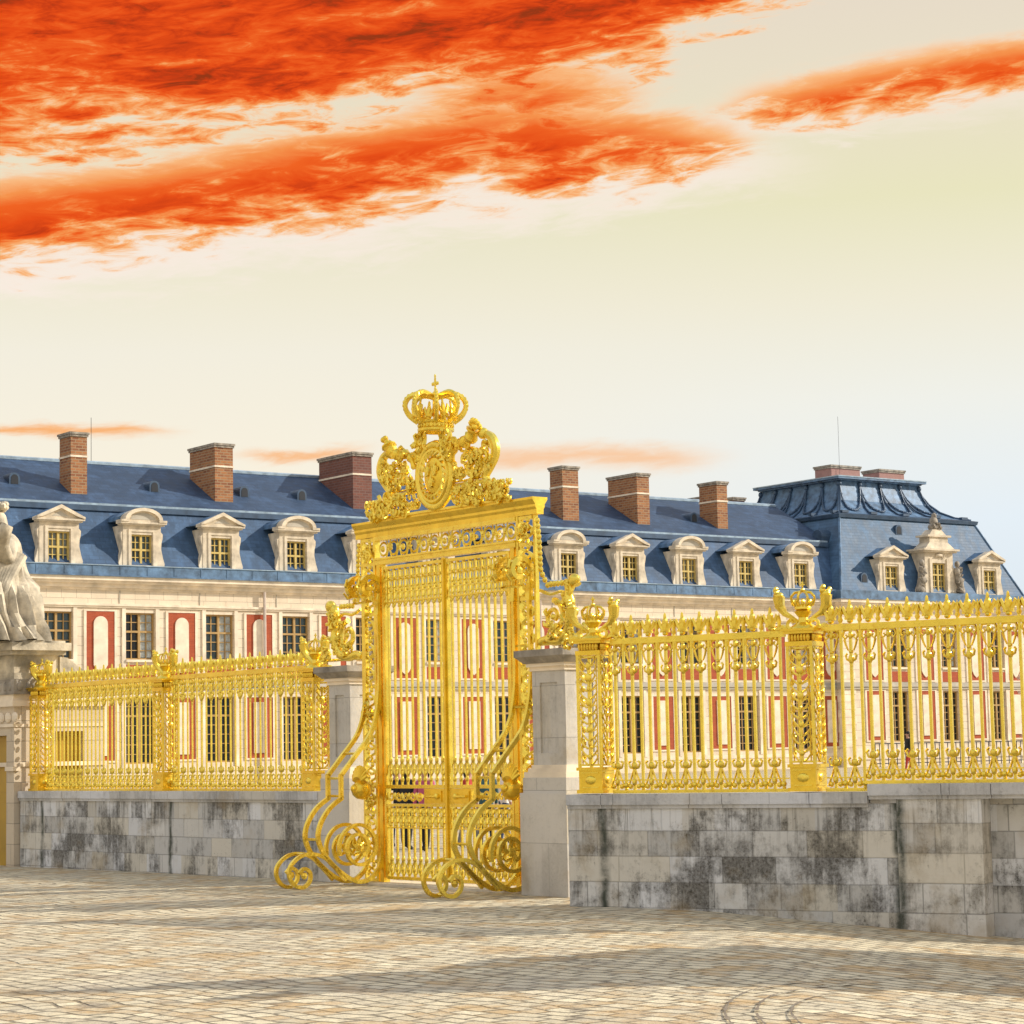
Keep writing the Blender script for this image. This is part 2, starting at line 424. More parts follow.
def crown_mb(s=1.):
    mb = MB()
    mb.lathe([(.10, 0), (.12, .01), (.115, .05), (.105, .06)], 0, 0, 12, 0, s, s)
    for k in range(8):
        a = 2*pi*k/8
        prof = [(.11, .05), (.165, .12), (.17, .18), (.12, .235), (.03, .25)]
        mb.sweep([(r*s*cos(a), r*s*sin(a), z*s) for r, z in prof], .017*s, 4)
        mb.ball(.135*s*cos(a+.39), .135*s*sin(a+.39), .1*s, .028*s, .028*s, .05*s, 5, 4)
    mb.ball(0, 0, .27*s, .035*s, .035*s, .035*s, 6, 4); mb.ball(0, 0, .34*s, .016*s, .016*s, .05*s, 5, 4)
    mb.box(-.03*s, .03*s, -.01*s, .01*s, .335*s, .355*s)
    return mb
_pm = {}
def fence_post(o, ang, x, zb, label, w=.135, h=1.55):
    root = thing('gilded_fence_post', label, 'fence post', fr(o, ang, x, 0, zb), ang, 'ornate gilded posts between the fence panels')
    if not _pm:
        mb = MB(); mb.box(-w-.03, w+.03, -w-.03, w+.03, 0, .04); mb.box(-w-.01, w+.01, -w-.01, w+.01, .04, .25); mb.box(-w-.03, w+.03, -w-.03, w+.03, .25, .285)
        _pm['b'] = mb.mesh('post_base', GOLD2)
        mb = MB()
        for d in (0, 1):
            for q in (-1,):
                mb.ball(0 if d == 0 else w+.01, -w-.01 if d == 0 else 0, .145, .07 if d == 0 else .02, .02 if d == 0 else .07, .05, 8, 5)
                for z in (.06, .22):
                    if d == 0: mb.box(-w+.03, w-.03, -w-.022, -w-.01, z, z+.012)
                    else: mb.box(w+.01, w+.022, -w+.03, w-.03, z, z+.012)
        _pm['bo'] = mb.mesh('base_ornament', GOLD, True)
        mb = MB()
        for sx in (-1, 1):
            for sy in (-1, 1):
                mb.box(sx*w-.015, sx*w+.015, sy*w-.015, sy*w+.015, .285, h)
        for z in (.3, h-.03):
            for s_ in (-1, 1):
                mb.box(-w, w, s_*w-.012, s_*w+.012, z, z+.02); mb.box(s_*w-.012, s_*w+.012, -w, w, z, z+.02)
        _pm['s'] = mb.mesh('stile', GOLD)
        # candelabra with leaves, front and right faces
        mb = MB(); rnd = random.Random(3)
        for face in range(4):
            def pt(a, dep, z):
                return {0: (a, -w-dep, z), 1: (w+dep, a, z), 2: (a, w+dep, z), 3: (-w-dep, a, z)}[face]
            for z, r, hh in ((.40, .03, .035), (.55, .018, .05), (.70, .034, .04), (.86, .02, .05), (1.0, .038, .05), (1.15, .024, .04), (1.27, .045, .05), (1.4, .03, .05)):
                p = pt(0, .01, z); mb.ball(*p, r if face in (0, 2) else .022, .022 if face in (0, 2) else r, hh, 7, 5)
            if face in (2, 3): continue
            for z in (.34, .43, .52, .61, .70, .79, .88, .97, 1.06, 1.15, 1.24, 1.33, 1.42):
                for q in (-1, 1):
                    k = rnd.uniform(.85, 1.15)
                    mb.sweep([pt(q*.02, .01, z-.03), pt(q*.06*k, .015, z), pt(q*.1*k, .02, z+.05), pt(q*.09*k, .03, z+.09), pt(q*.06, .03, z+.07)], lambda u: .0135-.007*u, 5)
            mb.sweep([pt(0, .008, .3), pt(0, .008, h-.1)], .016, 5)
            for q in (-1, 1):
                mb.sweep([pt(q*.095, 0, .3), pt(q*.095, 0, h)], .009, 4)
        _pm['o'] = mb.mesh('candelabra_ornament', GOLD, True)
        mb = MB()
        mb.box(-w-.02, w+.02, -w-.02, w+.02, h, h+.05); mb.box(-w+.02, w-.02, -w+.02, w-.02, h+.05, h+.13)
        mb.box(-w-.035, w+.035, -w-.035, w+.035, h+.13, h+.16); mb.box(-w-.06, w+.06, -w-.06, w+.06, h+.16, h+.185)
        for k in range(7):
            for (ax, sy) in ((0, -1), (1, 1)):
                u_ = -w+.03+k*(2*w-.06)/6
                p = (u_, -w-.005, h+.09) if ax == 0 else (w+.005, u_, h+.09)
                mb.ball(*p, .02, .02, .045, 5, 4)
        _pm['c'] = mb.mesh('capital', GOLD2)
        mb = MB(); z0 = h+.185
        mb.lathe([(.15, 0), (.13, .03), (.06, .07), (.05, .12), (.10, .18), (.07, .2)], 0, 0, 10, z0)
        for q in (-1, 1):
            mb.sweep([(q*.06, 0, z0+.07), (q*.14, 0, z0+.13), (q*.21, 0, z0+.17), (q*.265, -.01, z0+.25), (q*.27, -.02, z0+.35)], lambda u: (.026+.03*u)*(1+.25*sin(u*20)), 7)
            mb.ball(q*.27, -.02, z0+.36, .06, .05, .045, 7, 5)
            for k in range(5): mb.ball(q*(.265+.05*rnd.uniform(-1, 1)), -.02+.04*rnd.uniform(-1, 1), z0+.38+.02*k*.6, .028, .028, .034, 5, 4)
            mb.sweep(spiral(q*.13, z0+.06, .06, .02, -pi/2, -pi/2+q*4.5, -.02, 10), .02, 5)
            mb.sweep([(q*.15, 0, z0+.0), (q*.24, 0, z0+.03), (q*.3, 0, z0+.0), (q*.28, 0, z0-.05)], .03, 6)
            for a in range(6): mb.ball(q*.33+.05*cos(a), .0, z0-.04+.05*sin(a), .03, .035, .03, 5, 4)
        _pm['t'] = mb.mesh('trophy', GOLD, True)
        _pm['k'] = crown_mb(.78).mesh('crown', GOLD, True)
    b = link('post_base', _pm['b'], root); link('base_ornament', _pm['bo'], b)
    link('stile', _pm['s'], root); link('candelabra_ornament', _pm['o'], root); link('capital', _pm['c'], root)
    t = link('trophy', _pm['t'], root); link('crown', _pm['k'], t, (0, 0, h+.185+.19))
    return root

# left fence
WZ = 1.215
lo = fr(LW, LA, 0, .25)
fence_post(lo, LA, .28, WZ, 'leftmost gilded post, standing against the stone lodge under the statue', h=1.52)
fence_post(lo, LA, 4.26, WZ, 'gilded post halfway along the left fence, between its two panels', h=1.52)
fence_post(lo, LA, 8.30, WZ, 'gilded post beside the stone pillar left of the gate', h=1.52)
fence_panel(lo, LA, .45, 14, WZ, 2.955, 'gilded fence panel on the left wall, next to the stone lodge', 3.65/14, .07, 1)
fence_panel(lo, LA, 4.42, 14, WZ, 2.955, 'gilded fence panel on the left wall, next to the gate', 3.72/14, .07, 1)
# right fence
fence_post(RO, RA, -.22, 1.23, 'gilded post beside the stone pillar right of the gate', h=1.5)
fence_post(RO, RA, 2.31, 1.23, 'gilded post halfway along the right fence, the most complete crown in view', h=1.53)
fence_panel(RO, RA, .0, 10, 1.225, 2.915, 'gilded fence panel between the right pillar and the second right post', 2.09/10, .045)
fence_panel(RO, RA, 2.52, 2, 1.225, 2.955, 'short gilded fence panel right of the second right post, before the wall steps up', .2155, .1)
fence_panel(RO, RA, 2.955, 9, 1.30, 2.955, 'gilded fence panel on the raised wall at the right edge of the photo', .2155, .085)
fence_post(RO, RA, 5.12, 1.30, 'gilded post ending the right fence beyond the raised wall', h=1.5)

# ------------------------------------------------------------------ stone walls
WALL_L = m_ashlar('grey_wall_stone_worn', (.68, .685, .69, 1), (.05, .047, .04, 1), .54, .27, .007, .9, (.77, 4.79), .3)
WALL_R = m_ashlar('grey_wall_stone', (.70, .70, .695, 1), (.05, .045, .035, 1), .62, .275, .007, .9, (.44, 3.84), .3)
WALL_R2 = m_ashlar('pale_wall_stone', (.73, .725, .71, 1), (.11, .095, .07, 1), .7, .30, .007, .8, (.03,), .25)
def wall_thing(label, o, ang, L, h, th, m, joints, over=.05, ch=.115, zlow=-.5, coplen=None, y0=0, cop0=0):
    root = thing('stone_wall', label, 'wall', o, ang, 'low stone walls under the gilded fence')
    mb = MB(); mb.box(0, L, y0, y0+th, zlow, h-ch); build('wall_body', mb, m, root)
    mb = MB(); js = [cop0]+joints+[coplen or L]
    for a, b in zip(js[:-1], js[1:]): mb.box(a+.004, b-.004, y0-over, y0+th+over, h-ch, h); mb.box(a+.004, b-.004, y0-over*.5, y0+th+over*.5, h-ch-.04, h-ch)
    build('coping', mb, COPING, root); return root
wall_thing('long low grey stone wall left of the gate, under the left fence', LW, LA, 8.74, 1.215, .5, WALL_L, [1.5, 2.9, 4.79, 6.1, 7.4])
wr = fr(RO, RA, -.50, -.17)
wall_thing('low stained stone wall between the right pillar and the dark mossy joint', wr, RA, 3.84, 1.22, .44, WALL_R, [.44, 1.9, 2.9], coplen=3.548)
wr2 = fr(RO, RA, 3.345, -.185)
wall_thing('pale block wall at the right edge, one step higher than its neighbour', wr2, RA, .9, 1.30, .46, WALL_R2, [.5, 1.02], coplen=2.6, cop0=-.293)
mb = MB(); mb.box(-.29, -.005, .02, .44, 1.105, 1.144); q_ = [o for o in col.objects if o.name.startswith('stone_wall')][-1]; build('levelling_course', mb, COPING, q_)
# set-back end of the stepped wall, under the same coping
mb = MB(); mb.box(.903, 2.6, .25, .46, -.5, 1.14); w2 = build('wall_body', mb, WALL_L, None, wr2, RA)
w2.parent = [o for o in col.objects if o.name.startswith('stone_wall')][-1]; w2.location = (0, 0, 0); w2.rotation_euler = (0, 0, 0); w2.name = 'recessed_wall_body'

def pillar(label, o, ang, z0=-.4, w=.43):
    root = thing('stone_pillar', label, 'pillar', o, ang, 'stone pillars either side of the gate')
    s = w-.125
    mb = MB(); mb.box(-w, w, -w, w, z0, 1.21); mb.box(-w+.03, w-.03, -w+.03, w-.03, 1.21, 1.39); build('plinth', mb, PILLAR, root)
    mb = MB(); 
    for za, zb, e in ((1.39, 1.455, .085), (1.455, 1.5, .05), (1.5, 1.54, .02)): mb.box(-s-e, s+e, -s-e, s+e, za, zb)
    build('base_moulding', mb, STONE_T, root)
    mb = MB(); zt = 2.66; e = .003
    # shaft core with raised borders round sunk panels
    mb.box(-s+.025, s-.025, -s+.025, s-.025, 1.54, zt)
    b_ = .14
    for sx in (-1, 1):
        for ax in (0, 1):
            def bx(a0, a1, z_0, z_1):
                if ax == 0: mb.box(a0, a1, min(sx*s, sx*(s-.0251)), max(sx*s, sx*(s-.0251)), z_0, z_1)
                else: mb.box(min(sx*(s-.002), sx*(s-.0251)), max(sx*(s-.002), sx*(s-.0251)), a0, a1, z_0, z_1)
            q = s if ax == 0 else s-.0255
            bx(-q, -q+b_, 1.54, zt); bx(q-b_, q, 1.54, zt); bx(-q+b_, q-b_, 1.54, 1.68); bx(-q+b_, q-b_, zt-.14, zt)
    build('shaft', mb, PILLAR, root)
    mb = MB()
    for za, zb, ee in ((zt, zt+.05, .02), (zt+.05, zt+.09, .05)): mb.box(-s-ee, s+ee, -s-ee, s+ee, za, zb)
    build('neck_moulding', mb, STONE_T, root)
    mb = MB(); mb.taper(0, 0, zt+.09, zt+.17, s+.07, s+.07, s+.15, s+.15); mb.box(-s-.155, s+.155, -s-.155, s+.155, zt+.17, zt+.25); build('cap', mb, CAPST, root)
    return root
pillar('stone pillar with sunk panels right of the golden gate, in front of the right fence', fr(GO, GA, 2.385, .0), GA)
pillar('stone pillar left of the golden gate, half hidden by its scrolls', fr(LW, LA, 9.10, .33), LA, w=.37)

# ------------------------------------------------------------------ the gate
gate = thing('golden_gate', 'tall golden wrought iron gate crowned by a royal crest, between two stone pillars', 'gate', GO, GA)
rnd = random.Random(11)
def acanthus(mb, x, z, w, h, n, y=-.02, r=.018, seed=0):
    q = random.Random(seed*77+5)
    for i in range(n):
        a = q.uniform(0, 2*pi); k = math.sqrt(q.uniform(0, 1))
        cx, cz = x+w*k*cos(a), z+h*k*sin(a); a0 = q.uniform(0, 2*pi); sg = q.choice((-1, 1)); rr = q.uniform(.03, .065)
        mb.sweep(spiral(cx, cz, rr, rr*.35, a0, a0+sg*q.uniform(3, 5.5), y+q.uniform(-.05, .03), 8), lambda u: r*(1.2-.5*u), 5)
        mb.ball(cx, y-.03, cz, .022, .022, .026, 5, 4)
def scroll(mb, cx, cz, r, a0, turns, y=-.01, t=.022, sg=1, leaf=True, inner=.22):
    mb.sweep(spiral(cx, cz, r, r*inner, a0, a0+sg*turns*2*pi, y, int(20*turns)), lambda u: t*(1.15-.45*u), 6)
    mb.ball(cx, y-.015, cz, r*.2, r*.14, r*.2, 7, 5)
    if leaf:
        for k in range(5):
            a = a0+sg*(k*1.15+.4); rr = r*(1.02-.1*k)
            mb.sweep([(cx+rr*.9*cos(a), y-.02, cz+rr*.9*sin(a)), (cx+rr*1.12*cos(a+sg*.25), y-.045, cz+rr*1.12*sin(a+sg*.25)), (cx+rr*1.22*cos(a+sg*.55), y-.03, cz+rr*1.22*sin(a+sg*.55))], lambda u: t*(1.1-.7*u), 5)
# posts
for q in (-1, 1):
    mb = MB(); xa, xb = (1.515, 1.86)
    def bx(x0, x1, *a): mb.box(min(q*x0, q*x1), max(q*x0, q*x1), *a)
    bx(1.845-.03, 1.845+.008, -.028, .028, .02, 4.60); bx(1.525-.022, 1.525+.022, -.045, .045, .02, 4.60)
    for z in (.03, .92, 1.29, 2.2, 3.55, 4.22, 4.55): bx(1.551, 1.81, -.04, .04, z, z+.045)
    post = build('gate_post', mb, GOLD, gate)
    mb = MB(); z = .14; k = 0
    while z < 4.5:
        sg = 1 if k % 2 else -1; c = q*1.68
        mb.sweep(smoothpath([(c-.1*sg, -.01, z-.07), (c-.11*sg, -.015, z+.0), (c, -.02, z+.06), (c+.1*sg, -.02, z+.1), (c+.09*sg, -.02, z+.17), (c+.03*sg, -.02, z+.15)], 3), .02, 5)
        mb.sweep([(c+.01, -.015, z-.02), (c+.05*sg, -.04, z+.03), (c-.05*sg, -.04, z+.09)], lambda u: .026-.014*u, 5)
        mb.ball(c-.045*sg, -.03, z+.11, .035, .025, .04, 6, 4); mb.ball(c+.09*sg, -.02, z-.01, .026, .02, .03, 5, 4)
        z += .165; k += 1
    acanthus(mb, q*1.68, 1.15, .12, .13, 10, -.05, .02, 3+q); acanthus(mb, q*1.68, 2.25, .1, .1, 6, -.05, .02, 5+q); acanthus(mb, q*1.68, 4.4, .11, .1, 8, -.05, .02, 8+q)
    build('scroll_panel', mb, GOLD, post, smooth=True)
# fixed inner jambs + lintel, frieze
mb = MB()
for q in (-1, 1):
    mb = MB(); mb.box(q*1.425-.04, q*1.425+.04, -.05, .05, .02, 4.22); build('jamb', mb, GOLD2, gate)
mb = MB()
mb.box(-1.50, 1.50, -.055, .055, 4.221, 4.285); mb.box(-1.50, 1.50, -.08, .02, 4.285, 4.31)
mb.box(-1.50, 1.50, -.055, .055, 4.545, 4.60); build('lintel', mb, GOLD, gate)
mb = MB(); n = 13
for k in range(n):
    x = -1.36+k*2.72/(n-1)
    mb.ring(x, 4.43, .088, .016, 0, 12, 4); 
    if k % 2: acanthus(mb, x, 4.43, .03, .03, 2, -.02, .012, k)
    else: mb.ball(x, -.01, 4.43, .035, .03, .045, 6, 4)
    if k < n-1:
        d = 2.72/(n-1)/2
        mb.sweep([(x+d-.05, 0, 4.32), (x+d, 0, 4.43), (x+d+.05, 0, 4.54)], .013, 4); mb.sweep([(x+d+.05, .012, 4.32), (x+d, .012, 4.43), (x+d-.05, .012, 4.54)], .013, 4)
        mb.ball(x+d, -.01, 4.43, .022, .02, .022, 5, 4)
build('frieze', mb, GOLD, gate, smooth=True)
mb = MB()
mb.prism_x([(-.055, 4.60), (.055, 4.60), (.055, 4.66), (.075, 4.69), (.075, 4.72), (.12, 4.78), (.12, 4.81), (-.12, 4.81), (-.12, 4.78), (-.075, 4.72), (-.075, 4.69), (-.055, 4.66)], -1.93, 1.93)
build('cornice', mb, GOLD2, gate)
# leaves
def gate_leaf(sg):
    lf = link('gate_leaf', None, gate)
    x0, x1 = (.022, 1.36)
    def S(x): return sg*x
    mb = MB()
    def bx(a, b, *r): mb.box(min(S(a), S(b)), max(S(a), S(b)), *r)
    bx(x0, x0+.03, -.03, .03, .09, 4.19); bx(x1-.04, x1, -.04, .04, .09, 4.19)
    bx(x0+.031, x1-.041, -.035, .035, 4.15, 4.19); bx(x0+.031, x1-.041, -.035, .035, 1.255, 1.30); bx(x0+.031, x1-.041, -.035, .035, 1.02, 1.055)
    bx(x0+.031, x1-.041, -.04, .04, .07, .11); bx(x0+.031, x1-.041, -.02, .02, 3.70, 3.715); bx(x0+.031, x1-.041, -.02, .02, .735, .75)
    build('leaf_frame', mb, GOLD, lf)
    bm = MB(); t = .0125
    bm.box(-t, t, -t, t, 1.30, 4.15)
    bm.ball(0, 0, 1.37, .028, .026, .045, 6, 4); bm.ball(0, 0, 1.62, .03, .026, .06, 6, 4); bm.ball(0, 0, 1.5, .02, .02, .03, 5, 4)
    for q in (-1, 1): bm.sweep([(q*.01, 0, 1.42), (q*.045, 0, 1.46), (q*.05, 0, 1.55), (q*.02, 0, 1.58)], .012, 4)
    bm.ring(0, 3.79, .05, .009, 0, 10, 4); bm.ring(0, 4.085, .058, .010, 0, 12, 4); bm.ring(0, 3.955, .06, .010, 0, 12, 4)
    for q in (-1, 1):
        bm.sweep([(0, 0, 3.64), (q*.05, 0, 3.7), (q*.064, 0, 3.78), (q*.04, 0, 3.86), (q*.06, 0, 3.92)], .011, 4)
        bm.sweep([(q*.064, 0, 3.98), (q*.05, 0, 4.05), (q*.064, 0, 4.13)], .011, 4)
    bm.ball(.065, -.012, 3.87, .024, .02, .028, 6, 4); bm.ball(.065, -.012, 4.02, .024, .02, .024, 5, 4); bm.ball(0, -.012, 3.66, .022, .02, .03, 5, 4)
    upper = bm.mesh('upper_bar', GOLD, True)
    bm = MB(); bm.box(-t, t, -t, t, .11, 1.02)
    bm.ring(0, .97, .04, .012, 0, 10, 4); bm.ring(0, .855, .05, .012, 0, 10, 4); bm.ball(0, -.012, .915, .022, .02, .022, 5, 4)
    bm.ball(0, -.01, .78, .028, .022, .03, 5, 4)
    for q in (-1, 1):
        bm.sweep([(q*.01, 0, .12), (q*.05, 0, .17), (q*.055, 0, .25), (q*.02, 0, .3)], .013, 4); bm.sweep([(q*.064, 0, .75), (q*.05, 0, .82), (q*.064, 0, .9), (q*.055, 0, 1.0)], .01, 4)
    bm.ball(0, 0, .33, .03, .026, .05, 6, 4); bm.ball(0, -.012, .2, .028, .02, .04, 6, 4); bm.ball(0, 0, .42, .018, .018, .04, 5, 4)
    lower = bm.mesh('lower_bar', GOLD, True)
    n = 10
    for k in range(n):
        x = x0+.035+(k+.55)*(x1-x0-.075)/n
        link('upper_bar', upper, lf, (S(x), 0, 0)); link('lower_bar', lower, lf, (S(x), 0, 0))
    # lock rail: pierced band outside, solid plate at the meeting stile
    mb = MB(); bx(.056, .50, -.03, .03, 1.058, 1.252); bx(.12, .46, -.045, -.03, 1.085, 1.225); build('lock_plate', mb, GOLD2, lf)
    mb = MB(); mb.sweep([(S(.16), -.06, 1.155), (S(.3), -.075, 1.155), (S(.42), -.06, 1.155)], .02, 6); mb.ball(S(.2), -.06, 1.155, .04, .03, .04, 7, 5)
    mb.sweep([(S(.55), -.02, 1.155), (S(.62), -.03, 1.155)], .03, 6); build('bolt', mb, GOLD, lf, smooth=True)
    mb = MB()
    for k in range(5): 
        x = .62+k*.155; scroll(mb, S(x), 1.155, .066, 0 if k % 2 else pi, 1.1, -.01, .016, sg if k % 2 else -sg, False); mb.ball(S(x+.077), -.01, 1.155, .024, .02, .05, 6, 4)
    build('scroll_band', mb, GOLD, lf, smooth=True)
for sg in (-1, 1): gate_leaf(sg)
mb = MB(); mb.box(-.02, .02, -.055, -.031, .12, 4.21); mb.box(-.021, .021, -.03, .03, .1, 4.2); build('meeting_stile', mb, GOLD2, gate)

# buttresses: two parallel profiles in planes square to the gate
SEC = [(-.5, -1.0), (.5, -1.0), (.5, 1.0), (-.5, 1.0)]
def buttress_band(mb, x, m=1):
    def Y(q): return -q
    def band(pts, w=.04, d=.05, n=5, sm=True):
        P = [(x, Y(a), b) for a, b in pts]
        if sm: P = smoothpath(P, n)
        Q = [Vector(p) for p in P]; vs = []; 
        for i in range(len(Q)):
            tt = (Q[min(i+1, len(Q)-1)]-Q[max(i-1, 0)]).normalized(); nn = Vector((0, -tt.z, tt.y))
            for a, b in ((-w/2, -d/2), (w/2, -d/2), (w/2, d/2), (-w/2, d/2)): vs.append(Q[i]+Vector((a, 0, 0))+nn*b)
        fs = [(i*4+k, i*4+(k+1) % 4, (i+1)*4+(k+1) % 4, (i+1)*4+k) for i in range(len(Q)-1) for k in range(4)]
        fs += [(3, 2, 1, 0), tuple(4*(len(Q)-1)+k for k in range(4))]
        mb.add(vs, fs)
    # top volute, descending shaft
    sp = [(.20+r*cos(a), 3.90+r*sin(a)) for r, a in [(.055+.0125*i, pi*1.15+(i*.42)) for i in range(0, 14)]]
    band([(.20+(.05+.15*i/16)*cos(.2-5.2+5.2*i/16+pi*.9), 3.90+(.05+.15*i/16)*sin(.2-5.2+5.2*i/16+pi*.9)) for i in range(17)]+[(.03, 3.75), (.05, 3.55)], .07, .065, 2)
    mb.ball(x, Y(.2), 3.9, .045, .07, .07, 8, 5)
    for k in range(6):
        a = k*1.05; mb.sweep([(x, Y(.2+.08*cos(a)), 3.9+.08*sin(a)), (x, Y(.2+.17*cos(a+.3)), 3.9+.17*sin(a+.3)), (x, Y(.2+.2*cos(a+.8)), 3.9+.2*sin(a+.8))], lambda u: .032-.018*u, 5)
    band([(.05, 3.6), (.035, 3.1), (.04, 2.6), (.09, 2.25), (.2, 1.97), (.42, 1.72)], .045, .055)
    band([(.42, 1.72), (.67, 1.45), (.68, 1.44)], .045, .055, 1, False)
    band([(.68, 1.455), (.68, 1.12)], .045, .055, 1, False)
    band([(.68, 1.14), (.86, 1.02), (1.0, .84), (1.05, .66), (1.0, .50), (.88, .34), (.72, .2), (.56, .1), (.40, .05), (.22, .09), (.07, .25), (.03, .5)], .045, .055)
    # big inner scroll
    band([(.40+(.33-.22*i/26)*cos(pi*1.9+i*.42), .50+(.33-.22*i/26)*sin(pi*1.9+i*.42)) for i in range(27)], .045, .045, 2)
    # foot scroll
    band([(.62, .08), (.78, .24), (.93, .37), (1.12, .44), (1.32, .42), (1.47, .31), (1.50, .18), (1.43, .06), (1.30, .02), (1.19, .09), (1.18, .2), (1.27, .26), (1.35, .2)], .045, .045)
    mb.ball(x, Y(1.27), .17, .03, .05, .05, 6, 4); mb.ball(x, Y(.4), .5, .04, .075, .075, 8, 5)
    for q in range(5):
        a = q*1.25; mb.sweep([(x, Y(.4+.06*cos(a)), .5+.06*sin(a)), (x, Y(.4+.13*cos(a+.4)), .5+.13*sin(a+.4)), (x, Y(.4+.16*cos(a+.9)), .5+.16*sin(a+.9))], lambda u: .03-.016*u, 5)
for q in (-1, 1):
    bt = link('scroll_buttress', None, gate)
    for x in (q*1.44, q*1.74):
        mb = MB(); buttress_band(mb, x); build('scroll_band', mb, GOLD, bt, smooth=False)
    xa, xb = sorted((q*1.44, q*1.74))
    mb = MB(); mb.sweep([(xa+.02, 0, 0), (xb-.02, 0, 0)], .018, 5); tie = mb.mesh('cross_tie', GOLD, True)
    for a, b in ((.68, 1.4), (.68, 1.17), (1.05, .62), (.42, 1.72), (.09, 2.25), (1.2, .44), (.4, .06), (1.3, .03), (.2, 3.72), (.03, 3.0), (.4, .5)):
        link('cross_tie', tie, bt, (0, -a, b))
    mb = MB(); c = q*1.59                              # shell mask under the knee
    for k in range(9):
        a = -1.2+k*.3; mb.sweep([(c, -.18, 1.28), (c+.1*sin(a), -.30, 1.36+.06*cos(a)), (c+.17*sin(a), -.26, 1.36+.2*cos(a))], lambda u: .045-.02*u, 6)
    mb.ball(c, -.24, 1.24, .11, .16, .13, 9, 6); mb.ball(c, -.36, 1.26, .06, .06, .06, 7, 5)
    build('shell_mask', mb, GOLD2, bt, smooth=True)

# side scroll brackets resting on the pillars
for q in (-1, 1):
    mb = MB()
    def px(v): return q*v
    scroll(mb, px(2.18), 3.32, .20, pi/2, 1.4, -.02, .035, -q)
    mb.sweep(smoothpath([(px(1.88), 0, 3.02), (px(2.0), 0, 3.06), (px(2.25), 0, 3.02), (px(2.42), -.02, 3.14), (px(2.5), -.02, 3.35), (px(2.46), -.02, 3.55), (px(2.5), -.02, 3.70), (px(2.58), -.02, 3.74), (px(2.63), -.02, 3.68)], 4), lambda u: (.045+.02*sin(u*pi))*(1+.16*sin(u*45)), 8)
    acanthus(mb, px(2.48), 3.4, .1, .3, 16, -.05, .022, 140+q)
    mb.sweep(smoothpath([(px(1.9), 0, 3.66), (px(2.1), 0, 3.60), (px(2.3), 0, 3.62), (px(2.45), 0, 3.56)], 4), .022, 5)
    for k in range(17):                                   # hanging husk garland
        u = k/16; x = 1.90+.04*sin(u*3)+(.55*max(0, u-.55)/.45)**1.4; z = 4.52-.86*min(1, u*1.25)+(.06 if u > .8 else 0)
        mb.ball(px(x), -.02, z, .035, .032, .04, 6, 4)
    acanthus(mb, px(2.28), 3.16, .25, .12, 16, -.04, .022, 21+q); acanthus(mb, px(2.52), 3.66, .08, .08, 6, -.04, .025, 31+q)
    mb.ball(px(2.58), -.03, 3.74, .09, .07, .08, 8, 6)
    acanthus(mb, px(2.72), 3.08, .2, .09, 9, -.03, .022, 41+q)
    mb.sweep([(px(1.88), 0, 3.0), (px(2.85), 0, 3.0)], .022, 5)
    build('side_scroll', mb, GOLD, gate, smooth=True)

# crest
crest = link('crest', None, gate, (0, -.12, 4.81)); crest.scale = (.90, 1, 1.02)
def M(): return MB()
mb = M()                                                   # lace base
for k in range(27):
    x = -1.5+k*3.0/26
    if abs(x) < .42: continue
    scroll(mb, x, .10+.03*(k % 2), .075, rnd.uniform(0, 6), 1.1, -.02, .018, rnd.choice((-1, 1)), False)
    mb.ball(x+.05, -.02, .23, .03, .025, .04, 6, 4)
for q in (-1, 1):
    acanthus(mb, q*.95, .15, .55, .13, 60, -.03, .026, 50+q); acanthus(mb, q*1.5, .13, .13, .12, 14, -.03, .026, 60+q)
    mb.sweep([(q*.42, 0, .29), (q*1.16, 0, .29)], .022, 5); mb.sweep([(q*.42, 0, .33), (q*1.16, 0, .33)], .014, 4)
    acanthus(mb, q*1.62, .12, .09, .13, 6, 0, .022, 70+q)
mb.box(-1.62, 1.62, -.03, .03, 0, .03)
build('lace_base', mb, GOLD, crest, smooth=True)
for q in (-1, 1):
    sp = link('side_panel', None, crest)
    mb = M(); fx = [(1.36, .02), (1.3, .14), (1.2, .24), (1.14, .34), (1.24, .44), (1.36, .56), (1.38, .68), (1.30, .80), (1.16, .86)]
    mb.sweep(smoothpath([(q*a, 0, b) for a, b in fx], 5), .055, 7); mb.sweep(smoothpath([(q*(a-.07), -.02, b-.01) for a, b in fx[3:]], 5), .018, 5)
    mb.ball(q*1.12, -.02, .87, .085, .07, .075, 8, 6)
    build('arched_frame', mb, GOLD, sp, smooth=True)
    mb = M(); scroll(mb, q*.92, .53, .19, -pi/2, 1.5, -.02, .03, q); scroll(mb, q*.62, .45, .12, pi/2, 1.2, -.02, .022, -q)
    acanthus(mb, q*.9, .5, .26, .19, 26, -.03, .026, 80+q); acanthus(mb, q*1.22, .58, .1, .2, 14, -.02, .024, 84+q); acanthus(mb, q*.55, .42, .1, .14, 10, -.03, .024, 88+q)
    build('flower_scroll', mb, GOLD, sp, smooth=True)
    mb = M()                                               # horn of plenty
    mb.sweep(smoothpath([(q*.44, -.06, .58), (q*.50, -.07, .70), (q*.62, -.08, .78), (q*.8, -.09, .79), (q*.95, -.09, .84), (q*1.02, -.09, .93)], 4), lambda u: (.035+.06*u)*(1+.22*sin(u*34)), 9)
    acanthus(mb, q*.7, .78, .22, .07, 14, -.1, .022, 120+q)
    for k in range(12): mb.ball(q*1.03+rnd.uniform(-.07, .07), -.09+rnd.uniform(-.05, .05), .98+rnd.uniform(-.05, .05), .042, .042, .042, 6, 4)
    build('horn_of_plenty', mb, GOLD2, sp, smooth=True)
cart = link('cartouche', None, crest)
mb = M()
